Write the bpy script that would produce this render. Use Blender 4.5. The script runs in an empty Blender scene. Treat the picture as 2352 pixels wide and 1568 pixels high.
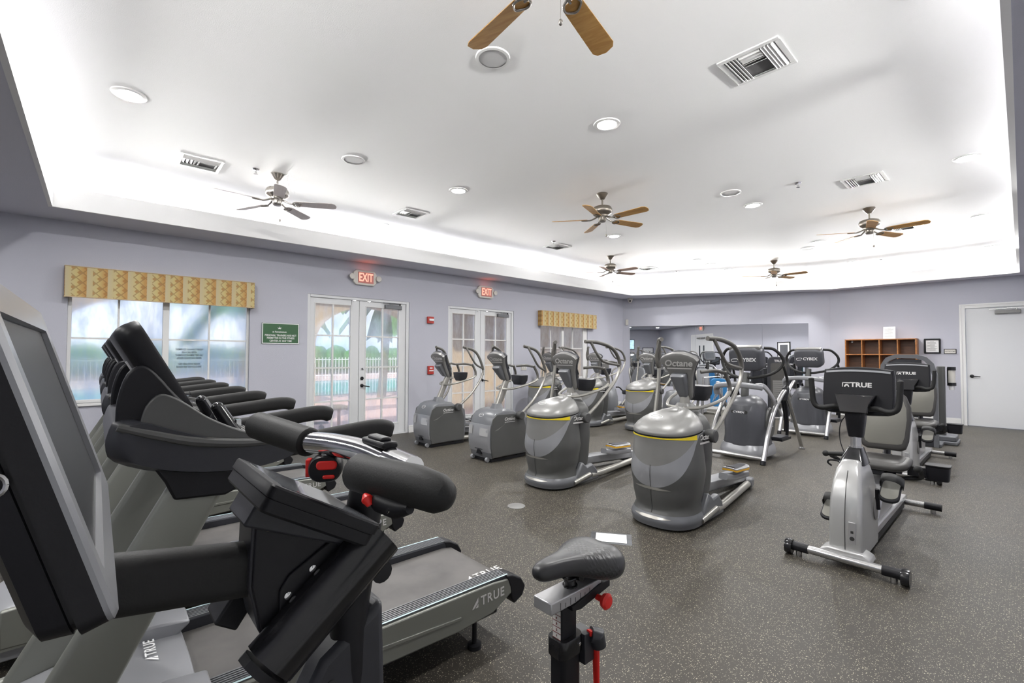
import bpy, math, random
EXPO = 1.13
SKY = .85
SUN = 2.5
P_DOWN = 22
P_COVE = 2.95
COVE_SPREAD = 27
COVE_ELEV = 6
import mathutils
from mathutils import Vector, Matrix
PI = math.pi
C = bpy.context.scene.collection
SC = bpy.context.scene
# ---------------------------------------------------------------- camera
# world axes: left wall is the plane x=-7.67, far wall y=13.51, floor z=0
F_PX = 1057.27; YAW = 0.83684948; PITCH = 0.02737437; ROLL = 0.0026077; CAM_H = 1.463
Fv = Vector((-math.sin(YAW)*math.cos(PITCH), math.cos(YAW)*math.cos(PITCH), math.sin(PITCH)))
Rv = Vector((math.cos(YAW), math.sin(YAW), 0)); Uv = Rv.cross(Fv)
c_, s_ = math.cos(ROLL), math.sin(ROLL)
Rv, Uv = Rv*c_+Uv*s_, Uv*c_-Rv*s_
cam = bpy.data.cameras.new('camera'); camo = bpy.data.objects.new('camera', cam); C.objects.link(camo)
m3 = Matrix((Rv, Uv, -Fv)).transposed()
camo.matrix_world = Matrix.Translation((0, 0, CAM_H)) @ m3.to_4x4()
cam.sensor_fit = 'HORIZONTAL'; cam.sensor_width = 36; cam.lens = 36*F_PX/2352
cam.clip_start = 0.02; cam.clip_end = 300
SC.camera = camo
# ---------------------------------------------------------------- look
SC.view_settings.view_transform = 'Standard'
SC.view_settings.look = 'None'
SC.view_settings.exposure = EXPO
SC.view_settings.gamma = 1
SC.cycles.use_denoising = True
SC.cycles.max_bounces = 8
SC.cycles.diffuse_bounces = 5
SC.cycles.sample_clamp_indirect = 6
# world: bright hazy sky
w = bpy.data.worlds.new('sky'); SC.world = w; w.use_nodes = True
nt = w.node_tree; nt.nodes.clear()
out = nt.nodes.new('ShaderNodeOutputWorld'); bg = nt.nodes.new('ShaderNodeBackground')
tc = nt.nodes.new('ShaderNodeTexCoord'); nz = nt.nodes.new('ShaderNodeTexNoise'); rp = nt.nodes.new('ShaderNodeValToRGB')
nz.inputs['Scale'].default_value = 2.2; nz.inputs['Detail'].default_value = 6
rp.color_ramp.elements[0].position = .42; rp.color_ramp.elements[0].color = (.36, .56, .92, 1)
rp.color_ramp.elements[1].position = .62; rp.color_ramp.elements[1].color = (.95, .97, 1, 1)
nt.links.new(tc.outputs['Generated'], nz.inputs['Vector']); nt.links.new(nz.outputs['Fac'], rp.inputs['Fac'])
nt.links.new(rp.outputs['Color'], bg.inputs['Color']); bg.inputs['Strength'].default_value = SKY
nt.links.new(bg.outputs['Background'], out.inputs['Surface'])
sun = bpy.data.lights.new('sun', 'SUN'); sun.energy = SUN; sun.angle = .03; sun.color = (1, .95, .86)
suno = bpy.data.objects.new('sun', sun); C.objects.link(suno); suno.rotation_euler = (math.radians(38), math.radians(22), math.radians(20))
suno.location = (-15, 0, 12)

# ---------------------------------------------------------------- materials
def _pm(name, col, rough=.5, metal=0, spec=.5, bump=None, noise=None, coat=0, emit=None, grain=None):
    m = bpy.data.materials.new(name); m.use_nodes = True; nt = m.node_tree; b = nt.nodes['Principled BSDF']
    b.inputs['Base Color'].default_value = (*col, 1); b.inputs['Roughness'].default_value = rough
    b.inputs['Metallic'].default_value = metal; b.inputs['Specular IOR Level'].default_value = spec
    b.inputs['Coat Weight'].default_value = coat
    tc = nt.nodes.new('ShaderNodeTexCoord')
    if noise:   # (scale, amount) tonal variation of the thing itself
        n = nt.nodes.new('ShaderNodeTexNoise'); n.inputs['Scale'].default_value = noise[0]; n.inputs['Detail'].default_value = 5
        r = nt.nodes.new('ShaderNodeValToRGB'); a = noise[1]
        r.color_ramp.elements[0].position = .3; r.color_ramp.elements[1].position = .7
        r.color_ramp.elements[0].color = (*[c*(1-a) for c in col], 1); r.color_ramp.elements[1].color = (*[min(1, c*(1+a)) for c in col], 1)
        nt.links.new(tc.outputs['Object'], n.inputs['Vector']); nt.links.new(n.outputs['Fac'], r.inputs['Fac']); nt.links.new(r.outputs['Color'], b.inputs['Base Color'])
    if bump:    # (scale, strength, distance)
        n = nt.nodes.new('ShaderNodeTexNoise'); n.inputs['Scale'].default_value = bump[0]; n.inputs['Detail'].default_value = 3
        u = nt.nodes.new('ShaderNodeBump'); u.inputs['Strength'].default_value = bump[1]; u.inputs['Distance'].default_value = bump[2]
        nt.links.new(tc.outputs['Object'], n.inputs['Vector']); nt.links.new(n.outputs['Fac'], u.inputs['Height']); nt.links.new(u.outputs['Normal'], b.inputs['Normal'])
    if emit:
        b.inputs['Emission Color'].default_value = (*emit[0], 1); b.inputs['Emission Strength'].default_value = emit[1]
    return m
M = {}
M['wall'] = _pm('lavender paint', (.47, .475, .535), .75, spec=.3, bump=(140, .35, .004))
M['soffit'] = _pm('lavender paint lightened for soffit light', (.66, .665, .74), .8, spec=.3, bump=(140, .35, .004))  # wall paint, lightened to make up for weak light under the soffit
M['white_paint'] = _pm('white paint', (.87, .87, .865), .8, spec=.3, bump=(160, .3, .003))
M['trim'] = _pm('white gloss trim', (.72, .72, .71), .4)
M['door'] = _pm('white door', (.66, .67, .68), .45, bump=(60, .08, .002))
M['black'] = _pm('black plastic', (.010, .010, .0125), .42, spec=.3, bump=(420, .25, .0006))
M['black_gloss'] = _pm('glossy black', (.014, .014, .016), .16)
M['rubber'] = _pm('black foam rubber', (.015, .015, .015), .6, spec=.35, bump=(300, .4, .0008))
M['charcoal'] = _pm('charcoal plastic', (.030, .031, .037), .38, spec=.4, bump=(380, .2, .0006))
M['grey'] = _pm('grey plastic', (.205, .203, .197), .36, metal=.15, bump=(300, .15, .0006))
M['grey_mid'] = _pm('graphite plastic', (.125, .13, .14), .33, bump=(300, .15, .0006))
M['graphite'] = _pm('blue graphite plastic', (.068, .07, .08), .35, bump=(300, .15, .0006))
M['grey_dark'] = _pm('dark graphite plastic', (.078, .079, .077), .42, bump=(300, .15, .0006))
M['grey_blue'] = _pm('light grey plastic', (.28, .285, .30), .28, metal=.2)
M['champagne'] = _pm('champagne metallic paint', (.36, .35, .32), .3, metal=.55)
M['arm_grey'] = _pm('taupe grip', (.105, .1, .09), .5)
M['silver'] = _pm('silver paint', (.50, .50, .51), .28, metal=.6)
M['silver_lt'] = _pm('bright silver plastic', (.47, .47, .465), .26, metal=.35)
M['steel'] = _pm('brushed steel tube', (.52, .52, .52), .24, metal=.9)
M['chrome'] = _pm('chrome', (.75, .75, .76), .1, metal=1)
M['nickel'] = _pm('brushed nickel', (.50, .47, .43), .25, metal=.95)
M['bronze'] = _pm('pewter metal', (.23, .21, .18), .32, metal=.85)
M['tread_grey'] = _pm('olive grey metallic', (.235, .24, .215), .36, metal=.45)
M['belt'] = _pm('treadmill belt', (.085, .08, .075), .5, noise=(6, .25), bump=(700, .3, .0006))
M['yellow'] = _pm('yellow accent', (.72, .56, .01), .35)
M['amber'] = _pm('amber accent', (.75, .40, .02), .35)
M['red'] = _pm('red plastic', (.72, .02, .015), .35)
M['white'] = _pm('white lettering', (.85, .85, .85), .4)
M['lettering'] = _pm('silver lettering', (.62, .61, .60), .35, metal=.2)
M['paper'] = _pm('white paper', (.8, .8, .8), .7)
M['ink'] = _pm('dark ink', (.03, .03, .03), .7)
M['oak'] = None; M['dial'] = _pm('disc grey', (.06, .06, .06), .5)
M['vinyl'] = _pm('dark vinyl', (.05, .048, .045), .45, bump=(200, .3, .001))
M['seat_grey'] = _pm('grey vinyl cushion', (.19, .185, .16), .5, bump=(300, .35, .001))
M['teal'] = _pm('teal vinyl', (.01, .16, .17), .45)
M['blue'] = _pm('blue plastic', (.02, .16, .38), .4)
M['green'] = _pm('green sign paint', (.035, .11, .045), .5)
M['fire_red'] = _pm('fire alarm red', (.42, .03, .02), .4)
M['ivory'] = _pm('ivory plastic', (.62, .60, .55), .45)
M['haze_sheen_screen'] = _pm('hazy screen glass with painted sheen', (.19, .20, .215), .04, spec=1)  # grey of dirty glass, also standing in for reflected light
M['screen'] = _pm('grey screen glass', (.05, .06, .07), .02, spec=1)
M['glow'] = _pm('lamp lens', (1, 1, 1), .5, emit=((1, .985, .95), 22))
M['tube_glow'] = _pm('cove tube', (1, 1, 1), .5, emit=((1, .98, .95), 8))
M['exit_red'] = _pm('exit letters', (1, .3, .2), .5, emit=((1, .42, .32), .5))
M['exit_face'] = _pm('exit face', (.42, .17, .15), .5, emit=((1, .20, .12), .04))
M['mirror'] = _pm('mirror', (.90, .91, .93), .0, metal=1)
M['stucco'] = _pm('tan stucco', (.52, .41, .27), .85, noise=(2, .12), bump=(60, .5, .01))
M['leaf'] = _pm('leaf green', (.05, .16, .03), .6, noise=(3, .5))
M['trunk'] = _pm('palm trunk', (.16, .11, .07), .9, noise=(8, .3))
M['water'] = _pm('pool water', (.10, .42, .52), .08)
M['iron'] = _pm('dark iron', (.03, .03, .03), .5)
M['ladder'] = _pm('light tape', (.72, .70, .66), .5)

def lk(nt, a, b): nt.links.new(a, b)
def mnode(nt, t, **k):
    n = nt.nodes.new(t)
    for a, v in k.items(): setattr(n, a, v)
    return n
def math_n(nt, op, a, b=None):
    n = mnode(nt, 'ShaderNodeMath', operation=op)
    for i, v in enumerate((a, b)):
        if v is None: continue
        if isinstance(v, (int, float)): n.inputs[i].default_value = v
        else: lk(nt, v, n.inputs[i])
    return n.outputs[0]
# rubber floor with light flecks
m = bpy.data.materials.new('flecked rubber floor'); m.use_nodes = True; nt = m.node_tree; b = nt.nodes['Principled BSDF']
tc = nt.nodes.new('ShaderNodeTexCoord')
fac = None
for sc, dist, thr in ((95, .23, .52), (170, .26, .66), (52, .15, .76)):
    v = nt.nodes.new('ShaderNodeTexVoronoi'); v.inputs['Scale'].default_value = sc; lk(nt, tc.outputs['Object'], v.inputs['Vector'])
    sp = nt.nodes.new('ShaderNodeSeparateColor'); lk(nt, v.outputs['Color'], sp.inputs[0])
    a = math_n(nt, 'LESS_THAN', v.outputs['Distance'], dist); g = math_n(nt, 'GREATER_THAN', sp.outputs[0], thr)
    a = math_n(nt, 'MULTIPLY', a, g); fac = a if fac is None else math_n(nt, 'MAXIMUM', fac, a)
big = nt.nodes.new('ShaderNodeTexNoise'); big.inputs['Scale'].default_value = 1.1; big.inputs['Detail'].default_value = 4; lk(nt, tc.outputs['Object'], big.inputs['Vector'])
r = nt.nodes.new('ShaderNodeValToRGB'); r.color_ramp.elements[0].position = .3; r.color_ramp.elements[1].position = .72
r.color_ramp.elements[0].color = (.036, .032, .0265, 1); r.color_ramp.elements[1].color = (.053, .047, .038, 1); lk(nt, big.outputs['Fac'], r.inputs['Fac'])
mx = mnode(nt, 'ShaderNodeMix', data_type='RGBA'); lk(nt, fac, mx.inputs[0]); lk(nt, r.outputs['Color'], mx.inputs[6]); mx.inputs[7].default_value = (.38, .35, .26, 1)
lk(nt, mx.outputs[2], b.inputs['Base Color']); b.inputs['Roughness'].default_value = .40; b.inputs['Specular IOR Level'].default_value = .32
rr = nt.nodes.new('ShaderNodeMapRange'); rr.inputs[3].default_value = .40; rr.inputs[4].default_value = .55; lk(nt, big.outputs['Fac'], rr.inputs[0]); lk(nt, rr.outputs[0], b.inputs['Roughness'])
nb = nt.nodes.new('ShaderNodeTexNoise'); nb.inputs['Scale'].default_value = 260; lk(nt, tc.outputs['Object'], nb.inputs['Vector'])
bu = nt.nodes.new('ShaderNodeBump'); bu.inputs['Strength'].default_value = .35; bu.inputs['Distance'].default_value = .002; lk(nt, nb.outputs['Fac'], bu.inputs['Height']); lk(nt, bu.outputs['Normal'], b.inputs['Normal'])
M['floor'] = m
# woods
def wood(name, c1, c2, scale, rough=.4, axis=0):
    m = bpy.data.materials.new(name); m.use_nodes = True; nt = m.node_tree; b = nt.nodes['Principled BSDF']
    tc = nt.nodes.new('ShaderNodeTexCoord'); mp = nt.nodes.new('ShaderNodeMapping'); s = [scale*9]*3; s[axis] = scale; mp.inputs['Scale'].default_value = s
    n = nt.nodes.new('ShaderNodeTexNoise'); n.inputs['Scale'].default_value = 3; n.inputs['Detail'].default_value = 8; n.inputs['Distortion'].default_value = .6
    r = nt.nodes.new('ShaderNodeValToRGB'); r.color_ramp.elements[0].position = .35; r.color_ramp.elements[1].position = .65
    r.color_ramp.elements[0].color = (*c1, 1); r.color_ramp.elements[1].color = (*c2, 1)
    lk(nt, tc.outputs['Object'], mp.inputs['Vector']); lk(nt, mp.outputs['Vector'], n.inputs['Vector']); lk(nt, n.outputs['Fac'], r.inputs['Fac']); lk(nt, r.outputs['Color'], b.inputs['Base Color'])
    b.inputs['Roughness'].default_value = rough
    return m
M['oak'] = wood('honey oak', (.50, .26, .07), (.62, .36, .12), 1.2)
M['oak_pale'] = wood('pale brown blade', (.50, .34, .25), (.58, .42, .33), 1.2)
M['oak_grey'] = wood('rose grey blade with painted light', (.74, .68, .67), (.80, .75, .74), 1.2)  # pale blades, lightened further to stand in for light on their undersides
M['walnut'] = wood('cubby wood', (.27, .10, .025), (.42, .17, .045), 1.5)
M['walnut_dark'] = wood('cubby back', (.085, .04, .02), (.13, .06, .03), 1.5)
# glass with condensation: object-space noise decides how fogged it is
def glass(name, fog0, fog1, blur, fogcol=(.75, .82, .92), stretch=3):
    m = bpy.data.materials.new(name); m.use_nodes = True; nt = m.node_tree; nt.nodes.clear()
    o = nt.nodes.new('ShaderNodeOutputMaterial'); t = nt.nodes.new('ShaderNodeBsdfTransparent'); g = nt.nodes.new('ShaderNodeBsdfGlossy'); tr = nt.nodes.new('ShaderNodeBsdfTranslucent')
    g.inputs['Roughness'].default_value = .03; tr.inputs['Color'].default_value = (*fogcol, 1)
    rf = nt.nodes.new('ShaderNodeBsdfRefraction'); rf.inputs['IOR'].default_value = 1.15; rf.inputs['Roughness'].default_value = .30
    bl = nt.nodes.new('ShaderNodeMixShader'); bl.inputs[0].default_value = blur; lk(nt, t.outputs[0], bl.inputs[1]); lk(nt, rf.outputs[0], bl.inputs[2])
    lw = nt.nodes.new('ShaderNodeLayerWeight'); lw.inputs['Blend'].default_value = .25
    fr = math_n(nt, 'MULTIPLY', lw.outputs['Fresnel'], .4)
    a = nt.nodes.new('ShaderNodeMixShader'); lk(nt, fr, a.inputs[0]); lk(nt, bl.outputs[0], a.inputs[1]); lk(nt, g.outputs[0], a.inputs[2])
    tc = nt.nodes.new('ShaderNodeTexCoord'); mp = nt.nodes.new('ShaderNodeMapping'); mp.inputs['Scale'].default_value = (1, stretch, 1)
    n = nt.nodes.new('ShaderNodeTexNoise'); n.inputs['Scale'].default_value = 2.0; n.inputs['Detail'].default_value = 7; n.inputs['Roughness'].default_value = .7
    mr = nt.nodes.new('ShaderNodeMapRange'); mr.inputs[1].default_value = .35; mr.inputs[2].default_value = .65; mr.inputs[3].default_value = fog0; mr.inputs[4].default_value = fog1
    lk(nt, tc.outputs['Object'], mp.inputs['Vector']); lk(nt, mp.outputs['Vector'], n.inputs['Vector']); lk(nt, n.outputs['Fac'], mr.inputs[0])
    f = nt.nodes.new('ShaderNodeMixShader'); lk(nt, mr.outputs[0], f.inputs[0]); lk(nt, a.outputs[0], f.inputs[1]); lk(nt, tr.outputs[0], f.inputs[2])
    lk(nt, f.outputs[0], o.inputs['Surface'])
    return m
M['glass_fog'] = glass('fogged glass', .10, .42, .70, fogcol=(.50, .66, .88))
M['glass'] = glass('door glass', .04, .28, .25)
# valance fabric: repeating stripe with a diamond lattice
m = bpy.data.materials.new('patterned valance fabric'); m.use_nodes = True; nt = m.node_tree; b = nt.nodes['Principled BSDF']
tc = nt.nodes.new('ShaderNodeTexCoord'); sx = nt.nodes.new('ShaderNodeSeparateXYZ'); lk(nt, tc.outputs['Object'], sx.inputs[0])
per = .19
u = math_n(nt, 'FRACT', math_n(nt, 'DIVIDE', math_n(nt, 'ADD', sx.outputs[1], 20.0), per))
r = nt.nodes.new('ShaderNodeValToRGB'); cr = r.color_ramp
cr.elements[0].position = 0; cr.elements[0].color = (.50, .43, .28, 1); cr.elements[1].position = .9; cr.elements[1].color = (.47, .26, .08, 1)
e = cr.elements.new(.5); e.color = (.55, .45, .20, 1); e = cr.elements.new(1.0); e.color = (.46, .27, .10, 1)
lk(nt, u, r.inputs['Fac'])
k = 1/.118
a1 = math_n(nt, 'FRACT', math_n(nt, 'MULTIPLY', math_n(nt, 'ADD', math_n(nt, 'ADD', sx.outputs[1], sx.outputs[2]), 50.0), k))
a2 = math_n(nt, 'FRACT', math_n(nt, 'MULTIPLY', math_n(nt, 'ADD', math_n(nt, 'SUBTRACT', sx.outputs[1], sx.outputs[2]), 50.0), k))
ln = math_n(nt, 'MAXIMUM', math_n(nt, 'LESS_THAN', a1, .13), math_n(nt, 'LESS_THAN', a2, .13))
side = math_n(nt, 'GREATER_THAN', u, .28)
ln = math_n(nt, 'MULTIPLY', ln, side)
tri = math_n(nt, 'MULTIPLY', math_n(nt, 'MULTIPLY', math_n(nt, 'GREATER_THAN', a1, .62), math_n(nt, 'GREATER_THAN', a2, .62)), side)
mx = mnode(nt, 'ShaderNodeMix', data_type='RGBA'); lk(nt, math_n(nt, 'MULTIPLY', ln, .6), mx.inputs[0]); lk(nt, r.outputs['Color'], mx.inputs[6]); mx.inputs[7].default_value = (.24, .13, .05, 1)
mx2 = mnode(nt, 'ShaderNodeMix', data_type='RGBA'); lk(nt, math_n(nt, 'MULTIPLY', tri, .75), mx2.inputs[0]); lk(nt, mx.outputs[2], mx2.inputs[6]); mx2.inputs[7].default_value = (.36, .17, .05, 1)
lk(nt, mx2.outputs[2], b.inputs['Base Color']); b.inputs['Roughness'].default_value = .8
M['valance'] = m
# pavers outside
m = bpy.data.materials.new('pink patio pavers'); m.use_nodes = True; nt = m.node_tree; b = nt.nodes['Principled BSDF']
tc = nt.nodes.new('ShaderNodeTexCoord'); br = nt.nodes.new('ShaderNodeTexBrick'); br.inputs['Scale'].default_value = 3
br.inputs['Color1'].default_value = (.55, .36, .31, 1); br.inputs['Color2'].default_value = (.66, .47, .42, 1); br.inputs['Mortar'].default_value = (.4, .3, .27, 1)
lk(nt, tc.outputs['Object'], br.inputs['Vector']); lk(nt, br.outputs['Color'], b.inputs['Base Color']); b.inputs['Roughness'].default_value = .7
M['paver'] = m
# checked saddle vinyl
m = _pm('saddle vinyl', (.028, .028, .03), .38); nt = m.node_tree; b = nt.nodes['Principled BSDF']
tc = nt.nodes.new('ShaderNodeTexCoord'); sx = nt.nodes.new('ShaderNodeSeparateXYZ'); lk(nt, tc.outputs['Object'], sx.inputs[0])
def saw(v, k): return math_n(nt, 'ABSOLUTE', math_n(nt, 'SUBTRACT', math_n(nt, 'FRACT', math_n(nt, 'MULTIPLY', v, k)), .5))
h = math_n(nt, 'MAXIMUM', saw(math_n(nt, 'ADD', math_n(nt, 'ADD', sx.outputs[1], sx.outputs[2]), math_n(nt, 'ADD', sx.outputs[0], 9)), 60), saw(math_n(nt, 'ADD', math_n(nt, 'SUBTRACT', sx.outputs[1], sx.outputs[2]), math_n(nt, 'SUBTRACT', 9, sx.outputs[0])), 60))
h = math_n(nt, 'MULTIPLY', h, math_n(nt, 'MULTIPLY', math_n(nt, 'GREATER_THAN', sx.outputs[1], .14), math_n(nt, 'LESS_THAN', sx.outputs[1], .235)))
bu = nt.nodes.new('ShaderNodeBump'); bu.inputs['Strength'].default_value = .5; bu.inputs['Distance'].default_value = .003; lk(nt, h, bu.inputs['Height']); lk(nt, bu.outputs['Normal'], b.inputs['Normal'])
M['saddle'] = m

# ---------------------------------------------------------------- geometry helpers
class G:
    def __init__(s): s.v = []; s.f = []; s.mi = []; s.cur = 0
    def add(s, vs, fs):
        o = len(s.v); s.v += [tuple(p) for p in vs]; s.f += [tuple(i+o for i in f) for f in fs]; s.mi += [s.cur]*len(fs); return s
    def box(s, x0, x1, y0, y1, z0, z1, T=None):
        vs = [Vector((x, y, z)) for z in (z0, z1) for y in (y0, y1) for x in (x0, x1)]
        if T: vs = [T @ v for v in vs]
        return s.add(vs, [(0, 2, 3, 1), (4, 5, 7, 6), (0, 1, 5, 4), (2, 6, 7, 3), (0, 4, 6, 2), (1, 3, 7, 5)])
    def loft(s, rings, cap=True, closed=True):
        n = len(rings[0]); vs = [p for r in rings for p in r]; fs = []
        for i in range(len(rings)-1):
            for j in range(n if closed else n-1):
                a = i*n+j; b = i*n+(j+1) % n; fs.append((a, b, b+n, a+n))
        if cap: fs.append(tuple(range(n))[::-1]); fs.append(tuple(range((len(rings)-1)*n, len(rings)*n)))
        return s.add(vs, fs)
    def sweep(s, path, sec, up=(0, 0, 1), cap=True, scale=None):
        """sec: list of (u,v); u along side, v along up"""
        P = [Vector(p) for p in path]; up = Vector(up); rings = []
        for i, p in enumerate(P):
            t = (P[min(i+1, len(P)-1)]-P[max(i-1, 0)]).normalized()
            sd = t.cross(up)
            if sd.length < 1e-3: sd = t.cross(Vector((0, 1, .01)))
            sd.normalize(); u2 = sd.cross(t); k = 1 if scale is None else scale[i]
            rings.append([p+sd*(a*k)+u2*(b*k) for a, b in sec])
        return s.loft(rings, cap)
    def tube(s, path, r, n=12, smooth=0, cap=True, flat=1.0):
        P = spline(path, smooth) if smooth else [Vector(p) for p in path]
        rs = r if isinstance(r, (list, tuple)) else [r]*len(P)
        if len(rs) != len(P):
            m = len(rs)-1; rs = [rs[min(int(i/(len(P)-1)*m), m-1)]*(1-(i/(len(P)-1)*m-min(int(i/(len(P)-1)*m), m-1)))+rs[min(int(i/(len(P)-1)*m), m-1)+1]*(i/(len(P)-1)*m-min(int(i/(len(P)-1)*m), m-1)) for i in range(len(P))]
        # parallel transport
        t0 = (P[1]-P[0]).normalized(); nrm = t0.orthogonal().normalized()
        if abs(t0.x) < .9: nrm = (Vector((1, 0, 0))-t0*t0.x).normalized()
        rings = []
        for i, p in enumerate(P):
            t = (P[min(i+1, len(P)-1)]-P[max(i-1, 0)]).normalized(); nrm = (nrm-t*nrm.dot(t)).normalized(); bn = t.cross(nrm)
            rings.append([p+(nrm*math.cos(2*PI*j/n)+bn*math.sin(2*PI*j/n)*flat)*rs[i] for j in range(n)])
        return s.loft(rings, cap)
    def cyl(s, a, b, r, n=20, r2=None):
        return s.tube([a, b], [r, r if r2 is None else r2], n)
    def prism(s, poly, axis, a, b):
        """polygon in the two remaining axes (cyclic order for x:(y,z), y:(x,z), z:(x,y))"""
        def P(u, v, w): return {'x': (w, u, v), 'y': (u, w, v), 'z': (u, v, w)}[axis]
        n = len(poly); vs = [P(u, v, a) for u, v in poly]+[P(u, v, b) for u, v in poly]
        return s.add(vs, [tuple(range(n))[::-1], tuple(range(n, 2*n))]+[(i, (i+1) % n, (i+1) % n+n, i+n) for i in range(n)])
    def lathe(s, prof, c=(0, 0, 0), n=32, axis='z', cap=True):
        rings = []
        for r, h in prof:
            ring = []
            for j in range(n):
                a = 2*PI*j/n; x, y = r*math.cos(a), r*math.sin(a)
                ring.append({'z': (c[0]+x, c[1]+y, c[2]+h), 'x': (c[0]+h, c[1]+x, c[2]+y), 'y': (c[0]+x, c[1]+h, c[2]+y)}[axis])
            rings.append(ring)
        return s.loft(rings, cap)
    def ball(s, c, r, n=16, k=(1, 1, 1)):
        return s.loft([[(c[0]+r*k[0]*math.sin(a)*math.cos(2*PI*j/n), c[1]+r*k[1]*math.sin(a)*math.sin(2*PI*j/n), c[2]+r*k[2]*math.cos(a)) for j in range(n)] for a in [PI-.02-(PI-.04)*i/10 for i in range(11)]])
    def xf(s, T, start=0):
        s.v[start:] = [tuple(T @ Vector(p)) for p in s.v[start:]]; return s
def spline(pts, k):
    P = [Vector(p) for p in pts]; P = [P[0]*2-P[1]]+P+[P[-1]*2-P[-2]]; o = []
    for i in range(1, len(P)-2):
        for j in range(k):
            t = j/k; a, b, c, d = P[i-1:i+3]
            o.append(.5*((2*b)+(c-a)*t+(2*a-5*b+4*c-d)*t*t+(3*b-a-3*c+d)*t**3))
    o.append(P[-2]); return o
def ring(cx, cy, z, rx, ry, p=2.5, n=32, y2=None):
    o = []
    for j in range(n):
        a = 2*PI*j/n; c, s = math.cos(a), math.sin(a); q = 2/p; ryy = ry if (y2 is None or s < 0) else y2
        o.append((cx+rx*math.copysign(abs(c)**q, c), cy+ryy*math.copysign(abs(s)**q, s), z))
    return o
def rrect(w, h, r, n=4):
    o = []
    for cx, cy, a0 in ((w/2-r, h/2-r, 0), (-w/2+r, h/2-r, 90), (-w/2+r, -h/2+r, 180), (w/2-r, -h/2+r, 270)):
        for i in range(n+1): a = math.radians(a0+90*i/n); o.append((cx+r*math.cos(a), cy+r*math.sin(a)))
    return o
def obj(name, g, mat, parent=None, bevel=0, ang=35, seg=2, mats=None):
    me = bpy.data.meshes.new(name); me.from_pydata(g.v, [], g.f); me.update()
    import bmesh
    bm = bmesh.new(); bm.from_mesh(me); bmesh.ops.remove_doubles(bm, verts=bm.verts, dist=1e-6); bmesh.ops.recalc_face_normals(bm, faces=bm.faces); bm.to_mesh(me); bm.free()
    for mm in (mats or [mat]): me.materials.append(M[mm] if isinstance(mm, str) else mm)
    if mats and len(me.polygons) == len(g.mi): me.polygons.foreach_set('material_index', g.mi)
    me.shade_smooth(); me.set_sharp_from_angle(angle=math.radians(ang))
    o = bpy.data.objects.new(name, me); C.objects.link(o)
    if parent: o.parent = parent
    if bevel:
        b = o.modifiers.new('bevel', 'BEVEL'); b.width = bevel; b.segments = seg; b.limit_method = 'ANGLE'; b.angle_limit = math.radians(30); b.harden_normals = False
    return o
def tag(o, label, cat, group=None, kind=None):
    if label: o['label'] = label
    if cat: o['category'] = cat
    if group: o['group'] = group
    if kind: o['kind'] = kind
    return o
def thing(name, label, cat, loc=(0, 0, 0), rz=0, group=None):
    o = bpy.data.objects.new(name, None); C.objects.link(o); o.location = loc; o.rotation_euler = (0, 0, rz); o.empty_display_size = .1
    return tag(o, label, cat, group)
def struct(name, g, mat, parent=None, bevel=0, **k):
    o = obj(name, g, mat, parent, bevel, **k)
    if not parent: o['kind'] = 'structure'
    return o
def dup(root, loc=None, rz=None, label=None, group=None):
    def cp(o, par):
        c = o.copy(); C.objects.link(c); c.parent = par
        for ch in o.children: cp(ch, c)
        return c
    r = cp(root, None)
    if loc is not None: r.location = loc
    if rz is not None: r.rotation_euler = (0, 0, rz)
    if label: r['label'] = label
    if group: r['group'] = group
    return r
_tx = {}
def text_mesh(s, shear=0, bold=0, space=1.0):
    key = (s, shear, bold, space)
    if key not in _tx:
        cu = bpy.data.curves.new('t', 'FONT'); cu.body = s; cu.size = 1; cu.extrude = .01; cu.offset = bold; cu.shear = shear; cu.align_x = 'CENTER'; cu.align_y = 'CENTER'; cu.space_character = space; cu.resolution_u = 3
        o = bpy.data.objects.new('t', cu); C.objects.link(o); bpy.context.view_layer.update()
        me = bpy.data.meshes.new_from_object(o.evaluated_get(bpy.context.evaluated_depsgraph_get())); bpy.data.objects.remove(o); bpy.data.curves.remove(cu)
        _tx[key] = ([tuple(v.co) for v in me.vertices], [tuple(p.vertices) for p in me.polygons])
    return _tx[key]
def text(g, s, size, loc, right, up, sx=1, depth=.001, **k):
    """adds lettering to g; right/up are the directions the text runs and stands"""
    v, f = text_mesh(s, **k); r = Vector(right).normalized(); u = Vector(up).normalized(); n = r.cross(u); L = Vector(loc)
    g.add([L+r*(x*size*sx)+u*(y*size)+n*(z/.01*depth) for x, y, z in v], f); return g
def area(name, loc, size, power, rot=(0, 0, 0), shape='DISK', size_y=None, color=(1, .99, .975), spread=PI, parent=None):
    l = bpy.data.lights.new(name, 'AREA'); l.shape = shape; l.size = size; l.energy = power; l.color = color; l.spread = spread
    if size_y: l.size_y = size_y
    o = bpy.data.objects.new(name, l); C.objects.link(o); o.location = loc; o.rotation_euler = rot
    if parent: o.parent = parent
    return o
def rot3(T, ax, ang, piv):
    return Matrix.Translation(piv) @ Matrix.Rotation(ang, 4, ax) @ Matrix.Translation(-Vector(piv))
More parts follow.
